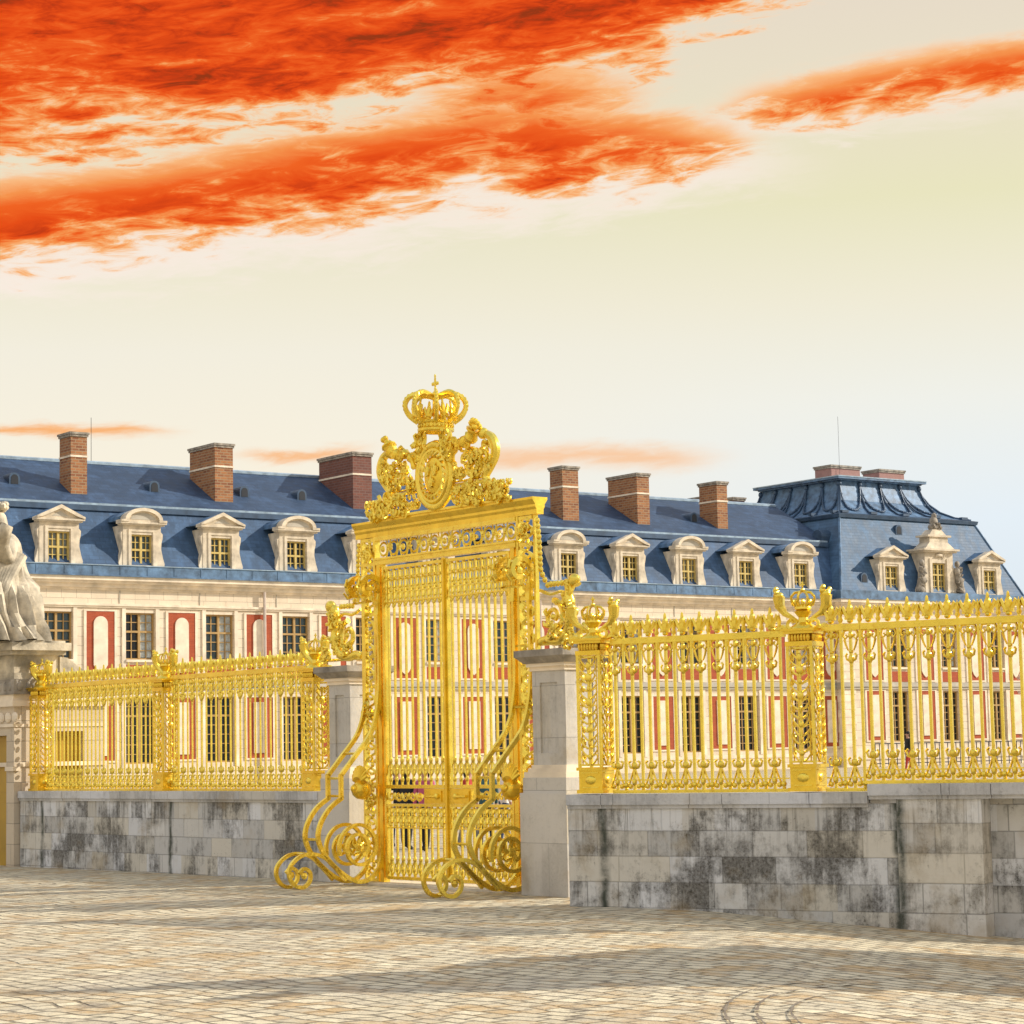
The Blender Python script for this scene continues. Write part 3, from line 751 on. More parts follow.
mb.ring(0, .45, .40, .055, -.02, 28, 8, .40); mb.ring(0, .45, .33, .03, -.05, 24, 6, .33)
for k in range(22):
    a = 2*pi*k/22
    mb.sweep([(.33*cos(a), -.04, .45+.33*sin(a)), (.27*cos(a+.12), -.08, .45+.27*sin(a+.12)), (.235*cos(a+.3), -.06, .45+.24*sin(a+.3))], lambda u: .03-.014*u, 5)
build('wreath', mb, GOLD, cart, smooth=True)
mb = M(); mb.ball(0, -.02, .45, .245, .075, .27, 18, 10); build('shield', mb, GOLD2, cart, smooth=True)
mb = M()
for (x, z) in ((-.085, .52), (.085, .52), (0, .37)):
    f = MB(); fleur(f, 0, .95); mb.add([(a+x, b-.095, c+z-.09) for a, b, c in f.v], f.f)
build('fleur_emblem', mb, GOLD, cart, smooth=True)
for q in (-1, 1):
    mb = M()
    scroll(mb, q*.30, .92, .115, -pi/2-q*.6, 1.35, -.05, .036, q, True); mb.sweep(smoothpath([(q*.12, -.05, .80), (q*.2, -.06, .84), (q*.2, -.05, .95), (q*.24, -.04, 1.03)], 3), .032, 6)
    acanthus(mb, q*.40, .74, .13, .14, 14, -.04, .028, 90+q)
    build('crown_bracket', mb, GOLD, cart, smooth=True)
mb = M(); z0 = 0
mb.lathe([(.36, 0), (.405, .015), (.41, .05), (.375, .07), (.375, .12), (.42, .14), (.43, .165), (.37, .17), (.34, .1), (.34, .0), (.36, 0)], 0, 0, 24, z0, 1, 1, False)
for k in range(24): mb.ball(.385*cos(2*pi*k/24), .385*sin(2*pi*k/24), z0+.095, .028, .028, .028, 5, 4)
cb = build('crown_band', mb, GOLD, crest, (0, 0, 1.0), smooth=True); cb.scale = (.62, .60, .86)
mb = M()
for k in range(8):
    a = 2*pi*k/8+.2; pr = [(.40, .16), (.56, .24), (.655, .34), (.66, .44), (.57, .53), (.38, .575), (.16, .55), (.05, .52)]
    P = smoothpath([(r*cos(a), r*sin(a), z0+z) for r, z in pr], 4)
    mb.sweep(P, lambda u: .058-.016*u, 6)
    for i in range(2, len(P)-2, 2): mb.ball(P[i][0]*1.045, P[i][1]*1.045, P[i][2]+.012, .042, .042, .036, 5, 4)
build('crown_arch', mb, GOLD, cb, smooth=True)
f = MB(); fleur(f, 0, 1.75); fl = MB(); fl.add([(a_, .47-c*.35+b_*1.3, c) for a_, b_, c in f.v], f.f); flm = fl.mesh('crown_fleuron', GOLD2, True)
for k in range(8): link('crown_fleuron', flm, cb, (0, 0, .15), 2*pi*(k+.5)/8+.2, (1, -1, 1.0 if k % 2 else .8))
mb = M(); zz = z0+.53
mb.ball(0, 0, zz+.02, .085, .085, .075, 10, 6); mb.ball(0, 0, zz+.12, .03, .03, .04, 6, 4)
mb.ball(0, 0, zz+.22, .035, .022, .11, 6, 6); mb.ball(-.06, 0, zz+.20, .05, .02, .03, 6, 4); mb.ball(.06, 0, zz+.20, .05, .02, .03, 6, 4)
for p in ((-.105, .2), (.105, .2), (0, .315)): mb.ball(p[0], 0, zz+p[1], .028, .022, .03, 6, 4)
build('crown_cross', mb, GOLD, cb, smooth=True)
# stone sill under the gate
mb = MB(); mb.box(-1.98, 1.98, -.28, .3, -.3, .03)
tag(build('threshold', mb, m_plain('sill_stone', (.62, .56, .46, 1), .8, 0, .15, 2, .2), None, GO, GA), kind='structure')

# ------------------------------------------------------------------ lodge and statue at the left
lodge = thing('stone_lodge', 'pale stone gate lodge with gold door carrying a statue, at the left edge', 'lodge', LW, LA)
mb = MB(); xl = -3.4; xr = -.03
# body with door openings: front door and side door
fx0, fx1, fz = -1.55, -.30, 2.14; sy0, sy1, sz = .66, 1.22, 2.2
yb = 1.6; zt = 2.62
mb.box(xl, fx0, -.1, .3, -.4, zt); mb.box(fx1, xr, -.1, .3, -.4, zt); mb.box(fx0, fx1, -.1, .3, fz, zt)
mb.box(xr-.3, xr, .301, sy0, -.4, zt); mb.box(xr-.3, xr, sy1, yb, -.4, zt); mb.box(xr-.3, xr, sy0, sy1, sz, zt)
mb.box(xl, xr-.301, yb-.3, yb, -.4, zt); mb.box(xl, xl+.3, .301, yb-.301, -.4, zt)
build('wall', mb, LODGE, lodge)
mb = MB(); mb.box(fx0+.01, fx1-.01, .08, .14, -.3, fz-.005); d = build('door', mb, DOORG, lodge)
mb = MB()
for k in range(2):
    for z in (.25, 1.2): mb.box(fx0+.12+k*.6, fx0+.55+k*.6, .062, .08, z, z+.75)
build('door_panel', mb, DOORG, d)
mb = MB(); mb.box(xr-.22, xr-.16, sy0+.01, sy1-.01, -.3, sz-.005); d = build('door', mb, DOORG, lodge)
mb = MB()
for k in range(4): mb.box(xr-.16, xr-.145, sy0+.04+k*.13, sy0+.13+k*.13, 0, sz-.08)
build('door_panel', mb, DOORG, d)
mb = MB(); mb.box(xl-.03, xr+.03, .0, yb+.03, 1.62, 1.69); mb.box(fx1+.02, xr+.04, -.14, .0, 1.55, 1.62)
for k in range(14): mb.ball(xl+.3+k*.24, -.11, 2.44, .1, .04, .09, 8, 5)
mb.box(xl-.02, xr+.02, -.13, yb+.02, 2.28, 2.33)
build('moulding', mb, STONE_T, lodge)
mb = MB()
for k, (a, b, e) in enumerate(((zt, zt+.1, .06), (zt+.1, zt+.2, .03))): mb.box(xl-e, xr+e, -.1-e, yb+e, a, b)
build('entablature', mb, STONE_T, lodge)
mb = MB(); mb.box(xl, xr+.1, -.16, 1.15, zt+.2, zt+.45)
for k in range(20): mb.ball(xl+.1+k*.17, -.16, zt+.33, .06, .03, .08, 6, 4)
for k in range(7): mb.ball(xr+.1, -.05+k*.17, zt+.33, .03, .06, .08, 6, 4)
build('frieze_band', mb, CAPST, lodge)
mb = MB(); mb.box(xl, xr+.0, -.1, .85, zt+.451, zt+.56); mb.box(xl, xr-.05, -.08, .75, zt+.56, zt+.86)
mb.prism_x([(.76, zt+.46), (1.5, zt+.46), (1.5, zt+.5), (1.2, zt+.62), (.9, zt+.82), (.76, zt+.84)], xl, xr-.02)
mb.box(xl, xr+.08, -.18, .82, zt+.86, zt+.93); mb.box(xl, xr+.2, -.24, .86, zt+.93, zt+1.06); mb.box(xl, xr+.1, -.18, .8, zt+1.06, zt+1.1)
build('pedestal', mb, STATUE, lodge)

def skin_mesh(name, V, Ed, rad, mats, sub=2):
    me = bpy.data.meshes.new(name); me.from_pydata(V, Ed, []); o = bpy.data.objects.new(name, me); col.objects.link(o)
    m = o.modifiers.new('s', 'SKIN'); m.use_smooth_shade = True
    for i, r in enumerate(rad):
        sv = me.skin_vertices[0].data[i]; sv.radius = (r, r) if not isinstance(r, tuple) else r
        sv.use_root = (i == 0)
    s = o.modifiers.new('d', 'SUBSURF'); s.levels = sub; s.render_levels = sub
    dg = bpy.context.evaluated_depsgraph_get(); ev = o.evaluated_get(dg)
    out = bpy.data.meshes.new_from_object(ev); bpy.data.objects.remove(o)
    out.name = name
    for mm in mats: out.materials.append(mm)
    for p in out.polygons: p.use_smooth = True
    return out
# seated draped figure, colossal, facing the square and leaning to its left knee
sroot = thing('stone_statue', 'weathered pale stone statue of a seated draped figure on the lodge pedestal', 'statue', fr(LW, LA, -1.17, .3, zt+1.1), LA); sroot.scale = (1, 1, .95)
V = [(0, 0, .95), (.02, 0, 1.3), (.02, -.02, 1.7), (.0, -.05, 2.0), (-.03, -.1, 2.2), (-.04, -.14, 2.42),          # pelvis..head
     (.34, -.05, 1.78), (.62, -.25, 1.42), (.78, -.42, 1.72), (.82, -.46, 1.86),                                        # arm to the right
     (-.34, -.05, 1.78), (-.62, -.2, 1.4), (-.5, -.55, 1.2), (-.48, -.62, 1.18),
     (.3, -.1, .9), (.55, -.72, 1.0), (.6, -.62, .42), (.62, -.8, .12),
     (-.25, -.1, .9), (-.4, -.75, .98), (-.42, -.6, .4), (-.42, -.8, .12)]
Ed = [(0, 1), (1, 2), (2, 3), (3, 4), (4, 5), (2, 6), (6, 7), (7, 8), (8, 9), (2, 10), (10, 11), (11, 12), (12, 13), (0, 14), (14, 15), (15, 16), (16, 17), (0, 18), (18, 19), (19, 20), (20, 21)]
rad = [.34, .28, .32, .13, .17, .15, .17, .12, .1, .09, .17, .12, .1, .09, .24, .22, .15, .1, .24, .22, .15, .1]
link('body', skin_mesh('body', V, Ed, rad, [STATUE]), sroot)
mb = MB(); nr = 120; rows = [(1.62, .36, .30, .0, .0), (1.4, .36, .32, .02, .0), (1.18, .50, .46, .06, -.12), (1.02, .72, .70, .08, -.28), (.8, .84, .74, .1, -.3), (.5, .92, .74, .12, -.3), (.25, 1.02, .72, .16, -.26), (.0, 1.14, .74, .2, -.24)]
for i, (z, rx, ry, cx, cy) in enumerate(rows):
    for k in range(nr):
        a = 2*pi*k/nr; amp = .06+.014*i
        fo = 1+amp*(abs(sin(a*6.5+i*.45+sin(a*3)*1.3))*1.5-.8)+amp*.55*sin(a*23-i*.9)+amp*.3*sin(a*37+i)
        mb.v.append((cx+rx*fo*cos(a), cy+ry*fo*sin(a), z+.02*sin(a*7+i)))
for i in range(len(rows)-1):
    for k in range(nr): mb.f.append((i*nr+k, i*nr+(k+1) % nr, (i+1)*nr+(k+1) % nr, (i+1)*nr+k)); mb.m.append(0)
build('drapery', mb, STATUE, sroot, smooth=True)
mb = MB(); 
for k in range(7):   # mantle folds over the arm and lap
    mb.sweep(smoothpath([(.30+.05*k, -.2+.04*k, 1.72-.03*k), (.55+.05*k, -.4, 1.3-.07*k), (.62+.04*k, -.62+.05*k, .9-.1*k), (.75+.05*k, -.6+.08*k, .4-.06*k), (.95+.03*k, -.5+.1*k, .06)], 5), lambda u: .075-.02*u, 7)
mb.sweep(smoothpath([(.5, -.3, 1.5), (.66, -.42, 1.62), (.8, -.46, 1.8), (.95, -.5, 1.92), (1.0, -.46, 2.05)], 4), lambda u: .1+.04*sin(u*3), 8)
build('mantle', mb, STATUE, sroot, smooth=True)
mb = MB()
for k in range(14): mb.ball(-.04+.14*cos(k*.9), -.1+.1*sin(k*.9), 2.5+.05*sin(k*2.3), .075, .07, .06, 6, 4)
build('hair', mb, STATUE, sroot, smooth=True)

def copy_tree(o, parent=None):
    c = o.copy(); col.objects.link(c)
    if parent: c.parent = parent
    for ch in [q for q in col.objects if q.parent == o]: copy_tree(ch, c)
    return c
lodge_r = copy_tree(lodge); lodge_r.location = fr(RO, RA, 10.3, -2.6, -.3); lodge_r.rotation_euler.z = RA  # unseen lodge and statue copies, added for the shade they cast on the cobbles
lodge_r['label'] = 'unseen twin stone gate lodge added past the right edge to shade the cobbles'
statue_r = copy_tree(sroot); statue_r.location = fr(lodge_r.location, RA, -1.8, .3, zt+1.1); statue_r.rotation_euler.z = RA
statue_r['label'] = 'unseen twin pale statue added on the lodge past the right edge for its shade'
for o in (lodge, lodge_r): o['group'] = 'stone lodges at the ends of the fence'
for o in (sroot, statue_r): o['group'] = 'statues on the lodges'

# ------------------------------------------------------------------ palace
PA = math.atan(2300/3163.); PO = Vector((-22.13, 98.95, 0))     # local x along the facade, -y outwards
def cells(mb, u0, u1, z0, z1, holes, y=0, depth=.32):
    us = sorted({u0, u1, *[h[0] for h in holes], *[h[1] for h in holes]}); zs = sorted({z0, z1, *[h[2] for h in holes], *[h[3] for h in holes]})
    for a, b in zip(us[:-1], us[1:]):
        for c, d in zip(zs[:-1], zs[1:]):
            cu, cz = (a+b)/2, (c+d)/2
            if any(h[0] < cu < h[1] and h[2] < cz < h[3] for h in holes): continue
            mb.add([(a, y, c), (b, y, c), (b, y, d), (a, y, d)], [(0, 1, 2, 3)])
    for a, b, c, d in holes:
        mb.add([(a, y, c), (b, y, c), (b, y, d), (a, y, d), (a, y+depth, c), (b, y+depth, c), (b, y+depth, d), (a, y+depth, d)],
               [(0, 4, 5, 1), (1, 5, 6, 2), (2, 6, 7, 3), (3, 7, 4, 0)])
_wm = {}
_sm = {}
def surround(parent, w, y, zs0, zs1, h, sill, apron):
    key = (w, y, zs0, zs1, h, sill, apron)
    if key not in _sm:
        mb = MB()
        for q in (-1, 1): mb.box(q*(w/2+.1)-.09, q*(w/2+.1)+.09, -y-.05, -y, zs0, zs1)
        if sill: mb.box(-w/2-.01, w/2+.01, -y-.11, -y+.1, -.11, -.002)
        ap = None
        if apron: ap = MB(); ap.box(-w/2, w/2, -y-.025, -y+.05, -.82, -.24); ap = ap.mesh('brick_apron', BRICK)
        _sm[key] = (mb.mesh('window_surround', STONE_T), ap)
    m_, ap = _sm[key]; link('window_surround', m_, parent)
    if ap: link('brick_apron', ap, parent)
def window(parent, uc, zc0, w, h, rows, frame, glass, y=.22, curtain=False, transom=None, name='window', thick=1.):
    key = (w, h, rows, frame.name, glass.name, curtain, transom)
    if key not in _wm:
        mb = MB(); t = .07*thick; hw = w/2
        mb.box(-hw, -hw+t, -.05, .05, 0, h); mb.box(hw-t, hw, -.05, .05, 0, h); mb.box(-hw+t, hw-t, -.05, .05, 0, t); mb.box(-hw+t, hw-t, -.05, .05, h-t, h)
        mb.box(-t*.75, t*.75, -.07, .05, t, h-t)
        for q in (-1, 1):
            cx = q*(hw)/2; mb.box(cx-.02, cx+.02, -.03, .03, t, h-t)
        for k in range(1, rows):
            z = h*k/rows; tt = .045*thick if transom and k == transom else .018*thick
            if tt > .03: mb.box(-hw+t, hw-t, -.068, .04, z-tt, z+tt)
            else:
                mb.box(-hw+t, -t*.76, -.028, .028, z-tt, z+tt); mb.box(t*.76, hw-t, -.028, .028, z-tt, z+tt)
        g = MB(); g.box(-hw+.02, hw-.02, .055, .075, .02, h-.02)
        c = None
        if curtain:
            c = MB(); pts = [(hw*.12+i*(hw*.8)/14, .05-.012*(i % 2)) for i in range(15)]
            c.add([(x, y_, z) for z in (h*.05, h*.97) for x, y_ in pts], [(i, i+1, 15+i+1, 15+i) for i in range(14)])
            c = c.mesh('curtain', CURT)
        _wm[key] = (mb.mesh('frame', frame), g.mesh('pane', glass), c)
    f, g, c = _wm[key]
    r = link(name, f, parent, (uc, y, zc0)); link('pane', g, r)
    if c: link('curtain', c, r)
    return r
_pan = {}
def panel(parent, uc, z0, w, h, up):
    key = (w, h, up)
    if key not in _pan:
        mb = MB(); mb.box(-w/2, w/2, -.03, .05, 0, h)
        nb = MB(); a = w*.23; n = 10
        if up:     # arched head, pointed tail
            p = [(-a, .55), (-a*.55, .3), (0, .16), (a*.55, .3), (a, .55)]
        else:
            p = [(-a, .3), (-a*1.0, .22), (a*1.0, .22), (a, .3)]
        top = h-.22
        if up: p += [(a*cos(pi*i/n), top-a+a*sin(pi*i/n)) for i in range(n+1)]
        else: p += [(a, top-.06), (a*1.0, top), (-a*1.0, top), (-a, top-.06)]
        nb.prism(p, -.075, -.03)
        cb_ = MB()
        for q in (-1, 1):
            cb_.box(q*w/2-.06 if q > 0 else -w/2-.06, q*w/2+.06 if q > 0 else -w/2+.06, -.05, -.0, -.0, h)
        cb_.box(-w/2-.06, w/2+.06, -.052, -.002, h, h+.06); cb_.box(-w/2-.06, w/2+.06, -.052, -.002, -.08, -.0)
        _pan[key] = (mb.mesh('brick_panel', BRICK), nb.mesh('stone_tablet', STONE_T), cb_.mesh('panel_surround', STONE_T))
    b, n_, s = _pan[key]
    r = link('brick_panel', b, parent, (uc, 0, z0)); link('stone_tablet', n_, r); link('panel_surround', s, r); return r

def dormer(parent, uc, yf, kind, zb=10.28, slope=None, glass=GLASS_B, w=.94):
    d = link('dormer', None, parent, (uc, yf, zb))
    key = ('dorm', kind)
    if key not in _wm:
        h = 1.86; hw = w; ww = .52; wz0, wz1 = .08, 1.46
        mb = MB(); cells(mb, -hw, hw, 0, h, [(-ww, ww, wz0, wz1)], 0, .3)
        mb.add([(-hw, 0, 0), (-hw, 0, h), (-hw, 1.5, h), (-hw, 1.5, 0)], [(0, 1, 2, 3)]); mb.add([(hw, 0, 0), (hw, 0, h), (hw, 1.5, h), (hw, 1.5, 0)], [(0, 1, 2, 3)])
        for q in (-1, 1):            # scrolled consoles at the sides
            pr = [(hw*q, 0), (q*(hw+.18), 0), (q*(hw+.2), .16), (q*(hw+.12), .42), (q*(hw+.03), .8), (q*(hw+.04), 1.1), (q*(hw+.1), 1.3), (q*(hw+.11), 1.5), (q*(hw+.02), 1.6), (hw*q, 1.6)]
            mb.prism(pr, .02, .3)
            mb.box(min(q*(ww+.02), q*(ww+.16)), max(q*(ww+.02), q*(ww+.16)), -.04, 0, 0, wz1+.12)
        mb.box(-ww-.16, ww+.16, -.042, 0, wz1+.121, wz1+.22)
        body = mb.mesh('dormer_front', STONE_D)
        mb = MB(); mb.box(-hw-.12, hw+.12, -.14, .3, h, h+.07); mb.box(-hw-.2, hw+.2, -.22, .3, h+.07, h+.15)
        pw = hw+.2
        if kind == 'tri':
            out = [(-pw, h+.15), (pw, h+.15), (pw, h+.2), (0, h+.72), (-pw, h+.2)]; inn = [(-pw+.42, h+.22), (pw-.42, h+.22), (0, h+.53)]
        else:
            n = 14; cw = pw*.82; out = [(-pw, h+.15), (pw, h+.15), (pw, h+.24)]+[(cw*cos(pi*i/n), h+.24+.52*sin(pi*i/n)) for i in range(n+1)]+[(-pw, h+.24)]
            inn = [(-cw*.76, h+.25)]+[(-cw*.76*cos(pi*i/n), h+.25+.34*sin(pi*i/n)) for i in range(1, n)]+[(cw*.76, h+.25)]
        # raking frame: outline minus tympanum, tympanum set back
        mb.prism(out, -.1, .3)
        if kind == 'tri':
            for q in (-1, 1):
                mb.prism([(q*pw, h+.15), (q*pw, h+.235), (0, h+.76), (0, h+.60), (q*(pw-.34), h+.235)], -.26, -.1)
        else:
            n = 14; cw = pw*.82
            ro = [(cw*cos(pi*i/n), h+.24+.55*sin(pi*i/n)) for i in range(n+1)]; ri = [(cw*.8*cos(pi*i/n), h+.24+.40*sin(pi*i/n)) for i in range(n+1)]
            for i in range(n): mb.prism([ro[i], ro[i+1], ri[i+1], ri[i]], -.26, -.1)
            for q in (-1, 1): mb.box(min(q*pw, q*cw*.8), max(q*pw, q*cw*.8), -.255, -.1, h+.151, h+.245)
        ped = mb.mesh('pediment', STONE_D)
        mb = MB(); n = 8; rw = hw+.2
        if kind == 'tri': pr = [(-rw-.08, h+.16), (rw+.08, h+.16), (0, h+.70)]
        else: pr = [(rw*cos(pi*i/n), h+.2+.52*sin(pi*i/n)) for i in range(n+1)]
        mb.prism(pr, .301, 1.75)
        roof = mb.mesh('dormer_roof', LEAD)
        mb = MB(); mb.prism([(-.4, h+.26), (.4, h+.26), (0, h+.48)] if kind == 'tri' else [(-.62, h+.27)]+[(-.62*cos(pi*i/8), h+.27+.3*sin(pi*i/8)) for i in range(1, 8)]+[(.62, h+.27)], -.112, -.101)
        tym = mb.mesh('tympanum', STRING)
        _wm[key] = (body, ped, roof, tym)
    b, p, r, ty = _wm[key]
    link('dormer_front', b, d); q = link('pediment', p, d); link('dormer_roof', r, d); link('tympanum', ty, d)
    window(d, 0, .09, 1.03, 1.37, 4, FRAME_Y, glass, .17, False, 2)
    return d

def chimney(parent, x, yf, z0, zt, w, d, m=CHIM):
    root = link('chimney', None, parent, (x, yf, 0))
    mb = MB(); mb.box(-w/2, w/2, 0, d, z0, zt-.12); build('chimney_stack', mb, m, root)
    zm = zt-1.15
    mb = MB(); mb.box(-w/2-.03, w/2+.03, -.03, d+.03, zm, zm+.09); build('stone_band', mb, STONE_T, root)
    mb = MB(); mb.box(-w/2-.05, w/2+.05, -.05, d+.05, zt-.2, zt-.1); mb.box(-w/2-.09, w/2+.09, -.09, d+.09, zt-.1, zt); build('chimney_cap', mb, CAPST, root)
    return root
def roof_vent(parent, x, y, z):
    mb = MB(); pr = [(.26*cos(pi*i/8), .32+.26*sin(pi*i/8)) for i in range(9)]
    mb.prism([(-.26, 0)]+pr[::-1]+[(.26, 0)], 0, 1.1); v = build('roof_vent', mb, LEAD_D, parent, (x, y, z))
    mb = MB(); mb.prism([(-.17, .05)]+[(.17*cos(pi*i/8), .32+.17*sin(pi*i/8)) for i in range(8, -1, -1)]+[(.17, .05)], -.012, -.002); build('vent_opening', mb, IRON, v)
    return v

wing = thing('palace_wing', 'long brick and pale stone palace wing with blue slate mansard roof behind the fence', 'palace wing', PO, PA)
U0, U1 = -7.4, 49.4; NB = 13
bays = [2.66+4.02*k for k in range(-2, 12)]
upz = (6.13, 8.22); loz = (1.50, 4.47); WW = 1.46
holes = []
for ubay in bays:
    for z in (upz, loz): holes.append((ubay-WW/2, ubay+WW/2, z[0], z[1]))
mb = MB(); cells(mb, U0, U1, -.2, 9.2, holes, 0, .34)
mb.add([(U0, 0, -.2), (U0, 12, -.2), (U0, 12, 9.2), (U0, 0, 9.2)], [(0, 1, 2, 3)]); mb.add([(U0, 12, -.2), (U1, 12, -.2), (U1, 12, 9.2), (U0, 12, 9.2)], [(0, 1, 2, 3)])
build('wall', mb, STONE, wing)
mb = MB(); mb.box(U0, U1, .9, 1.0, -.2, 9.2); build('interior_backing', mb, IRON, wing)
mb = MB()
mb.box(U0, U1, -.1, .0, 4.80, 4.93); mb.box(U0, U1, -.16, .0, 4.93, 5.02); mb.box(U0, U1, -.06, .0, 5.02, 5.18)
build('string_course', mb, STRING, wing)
mb = MB(); mb.box(U0, U1, -.07, .0, 8.42, 8.5); mb.box(U0, U1, -.12, .0, 8.5, 8.60); build('architrave', mb, STONE_T, wing); mb = MB(); mb.box(U0, U1, -.03, -.0, 1.12, 1.3); build('base_course', mb, STONE_T, wing); mb = MB()
mb.box(U0, U1, -.06, .0, 9.2, 9.3); mb.box(U0, U1, -.18, .3, 9.3, 9.48); mb.box(U0, U1, -.34, .3, 9.48, 9.6); mb.box(U0, U1, -.46, .3, 9.6, 9.78)
build('cornice', mb, STONE_T, wing)
mb = MB(); mb.box(U0, U1, -.55, .05, 9.78, 9.84); mb.box(U0, U1, -.48, .05, 9.84, 10.26)
u = U0+.8
while u < U1: mb.box(u-.015, u+.015, -.495, -.48, 9.85, 10.25); u += 1.34
build('gutter', mb, LEAD, wing)
mb = MB(); mb.box(U0, U1, -.515, .05, 10.26, 10.30); build('gutter_edge', mb, LEAD_L, wing)
# pilaster joints and drainpipes
for ubay in bays[1:]:
    mb = MB(); mb.box(-.015, .015, -.03, .0, 8.62, 9.18); build('frieze_joint', mb, STRING, wing, (ubay-1.03, 0, 0))
mb = MB(); mb.sweep([(12.95, -.18, .4), (12.95, -.18, 9.3)], .075, 7); pp = m_plain('pipe_paint', (.55, .47, .42, 1), .5); build('drainpipe', mb, pp, wing); mb = MB(); mb.sweep([(28.9, -.14, .4), (28.9, -.14, 9.3)], .07, 7); build('drainpipe', mb, pp, wing)
for k, ubay in enumerate(bays):
    o = window(wing, ubay, upz[0], WW, upz[1]-upz[0], 5, FRAME, (GLASS, GLASS_B, GLASS_B)[k % 3], .2, k % 3 != 2, 3); surround(o, WW, .2, 5.19-upz[0], 8.41-upz[0], 1, True, True)
    o = window(wing, ubay, loz[0], WW, loz[1]-loz[0], 7, FRAME, GLASS, .2, False, 5); surround(o, WW, .2, 1.31-loz[0], 4.79-loz[0], 2, False, False)
    if ubay+2.0 < U1-.5:
        panel(wing, ubay+2.05, 5.34, 1.48, 2.92, True); panel(wing, ubay+2.05, 1.66, 1.48, 2.78, False)
# roofs
YB = 1.5; ZB = 13.06; YR = 6.2; ZR = 15.7
mb = MB(); mb.add([(U0, -.1, 10.2), (U1+1.5, -.1, 10.2), (U1+1.5, YB, ZB), (U0, YB, ZB)], [(0, 1, 2, 3)])
mb.add([(U0, 12.5, 10.2), (U1+1.5, 12.5, 10.2), (U1+1.5, 10.9, ZB), (U0, 10.9, ZB)], [(0, 1, 2, 3)])
mb.add([(U0, -.1, 10.2), (U0, YB, ZB), (U0, YR, ZR), (U0, 10.9, ZB), (U0, 12.5, 10.2)], [(0, 1, 2, 3, 4)])
build('mansard_slope', mb, SLATE, wing)
mb = MB(); mb.add([(U0, YB+.02, ZB+.12), (U1+1.5, YB+.02, ZB+.12), (U1+1.5, YR, ZR), (U0, YR, ZR)], [(0, 1, 2, 3)]); mb.add([(U0, 10.9, ZB+.12), (U1+1.5, 10.9, ZB+.12), (U1+1.5, YR, ZR), (U0, YR, ZR)], [(0, 1, 2, 3)])
build('upper_slope', mb, SLATE_UP, wing)
mb = MB(); mb.box(U0, U1+1, YB-.12, YB+.25, ZB+.08, ZB+.18); build('lead_flashing', mb, LEAD_L, wing)
mb = MB(); mb.box(U0, U1+1, YB-.06, YB+.2, ZB-.26, ZB-.18); build('lead_flashing', mb, LEAD_L, wing)
mb = MB(); mb.sweep([(U0, YR, ZR+.02), (U1+1.5, YR, ZR+.02)], .11, 6); build('ridge_roll', mb, LEAD_L, wing)
mb = MB(); mb.box(U0, U1+1, YB-.2, YB+.1, ZB-.17, ZB+.075); build('break_moulding', mb, LEAD_D, wing)
for k, ubay in enumerate(bays[1:]):
    dormer(wing, ubay+.06-.0*k, -.06, 'tri' if (k-1) % 2 == 0 else 'seg', 10.28, None, (GLASS, GLASS_B, GLASS_C)[(k*5+k//3) % 3])
yc = 2.6
def zs(y): return ZB+.12+(ZR-ZB-.12)*(y-YB)/(YR-YB)
for (x, w, d, m, dz) in ((.9, .8, 1.2, CHIM, -.5), (4.92, .80, 1.2, CHIM, .05), (12.4, .97, 2.5, CHIM, 0), (20.15, 1.1, 3.2, CHIM_D, .05), (33.1, 1.05, 1.1, CHIM, .1), (38.03, .85, 2.5, CHIM, 0), (43.67, .75, 1.5, CHIM, -.15)):
    chimney(wing, x, yc+(1.2 if dz < -.3 else 0), 13.2, 16.55+dz, w, d, m)
chimney(wing, 50.6, 9.0, 14., 16.5, .9, 1.2, CHIM_D); chimney(wing, 47.4, 8.4, 14., 16.3, .7, 1.0, CHIM)
for x in (2.1, 9.1, 13.9, 17.1, 42.2): roof_vent(wing, x, 3.3, zs(3.3)-.05)
mb = MB(); mb.sweep([(7.25, 6.2, 15.6), (7.25, 6.2, 17.9)], .013, 4); build('antenna', mb, IRON, wing)
for x, w in ((10.6, 1.4), (36.6, 1.3), (31.5, 1.6), (7.0, .9)):
    mb = MB(); mb.box(x, x+w, 7.0, 7.8, 15.1, 15.9); build('ridge_box', mb, LEAD_L, wing)

# pavilion at the right end, standing .6 m forward, own steep roof with an upper dome
pav = thing('palace_pavilion', 'square corner pavilion with tall blue mansard roof and garlanded top, at the right', 'palace pavilion', PO, PA)
PU0, PU1 = 49.4, 64.25; PY = -.6; PD = 14.4
pb = [53.75, 57.8, 61.75]
holes = []
for ubay in pb:
    holes += [(ubay-.66, ubay+.66, upz[0]-.1, upz[1]-.05), (ubay-.66, ubay+.66, 1.85, 4.68)]
mb = MB(); cells(mb, PU0, PU1, -.2, 9.2, holes, PY, .34)
mb.add([(PU0, PY, -.2), (PU0, PD, -.2), (PU0, PD, 9.2), (PU0, PY, 9.2)], [(0, 1, 2, 3)]); mb.add([(PU1, PY, -.2), (PU1, PD, -.2), (PU1, PD, 9.2), (PU1, PY, 9.2)], [(0, 1, 2, 3)]); mb.add([(PU0, PD, -.2), (PU1, PD, -.2), (PU1, PD, 9.2), (PU0, PD, 9.2)], [(0, 1, 2, 3)])
build('wall', mb, STONE, pav)
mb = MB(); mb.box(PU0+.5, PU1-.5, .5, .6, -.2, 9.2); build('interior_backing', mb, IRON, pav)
mb = MB()
def band(m_, e, z0, z1):
    m_.box(PU0-e, PU1+e, PY-e, PY, z0, z1); m_.box(PU0-e, PU0, PY, 3, z0, z1); m_.box(PU1, PU1+e, PY, PD, z0, z1)
band(mb, .1, 4.80, 4.93); band(mb, .16, 4.93, 5.02); band(mb, .06, 5.02, 5.18); build('string_course', mb, STRING, pav)
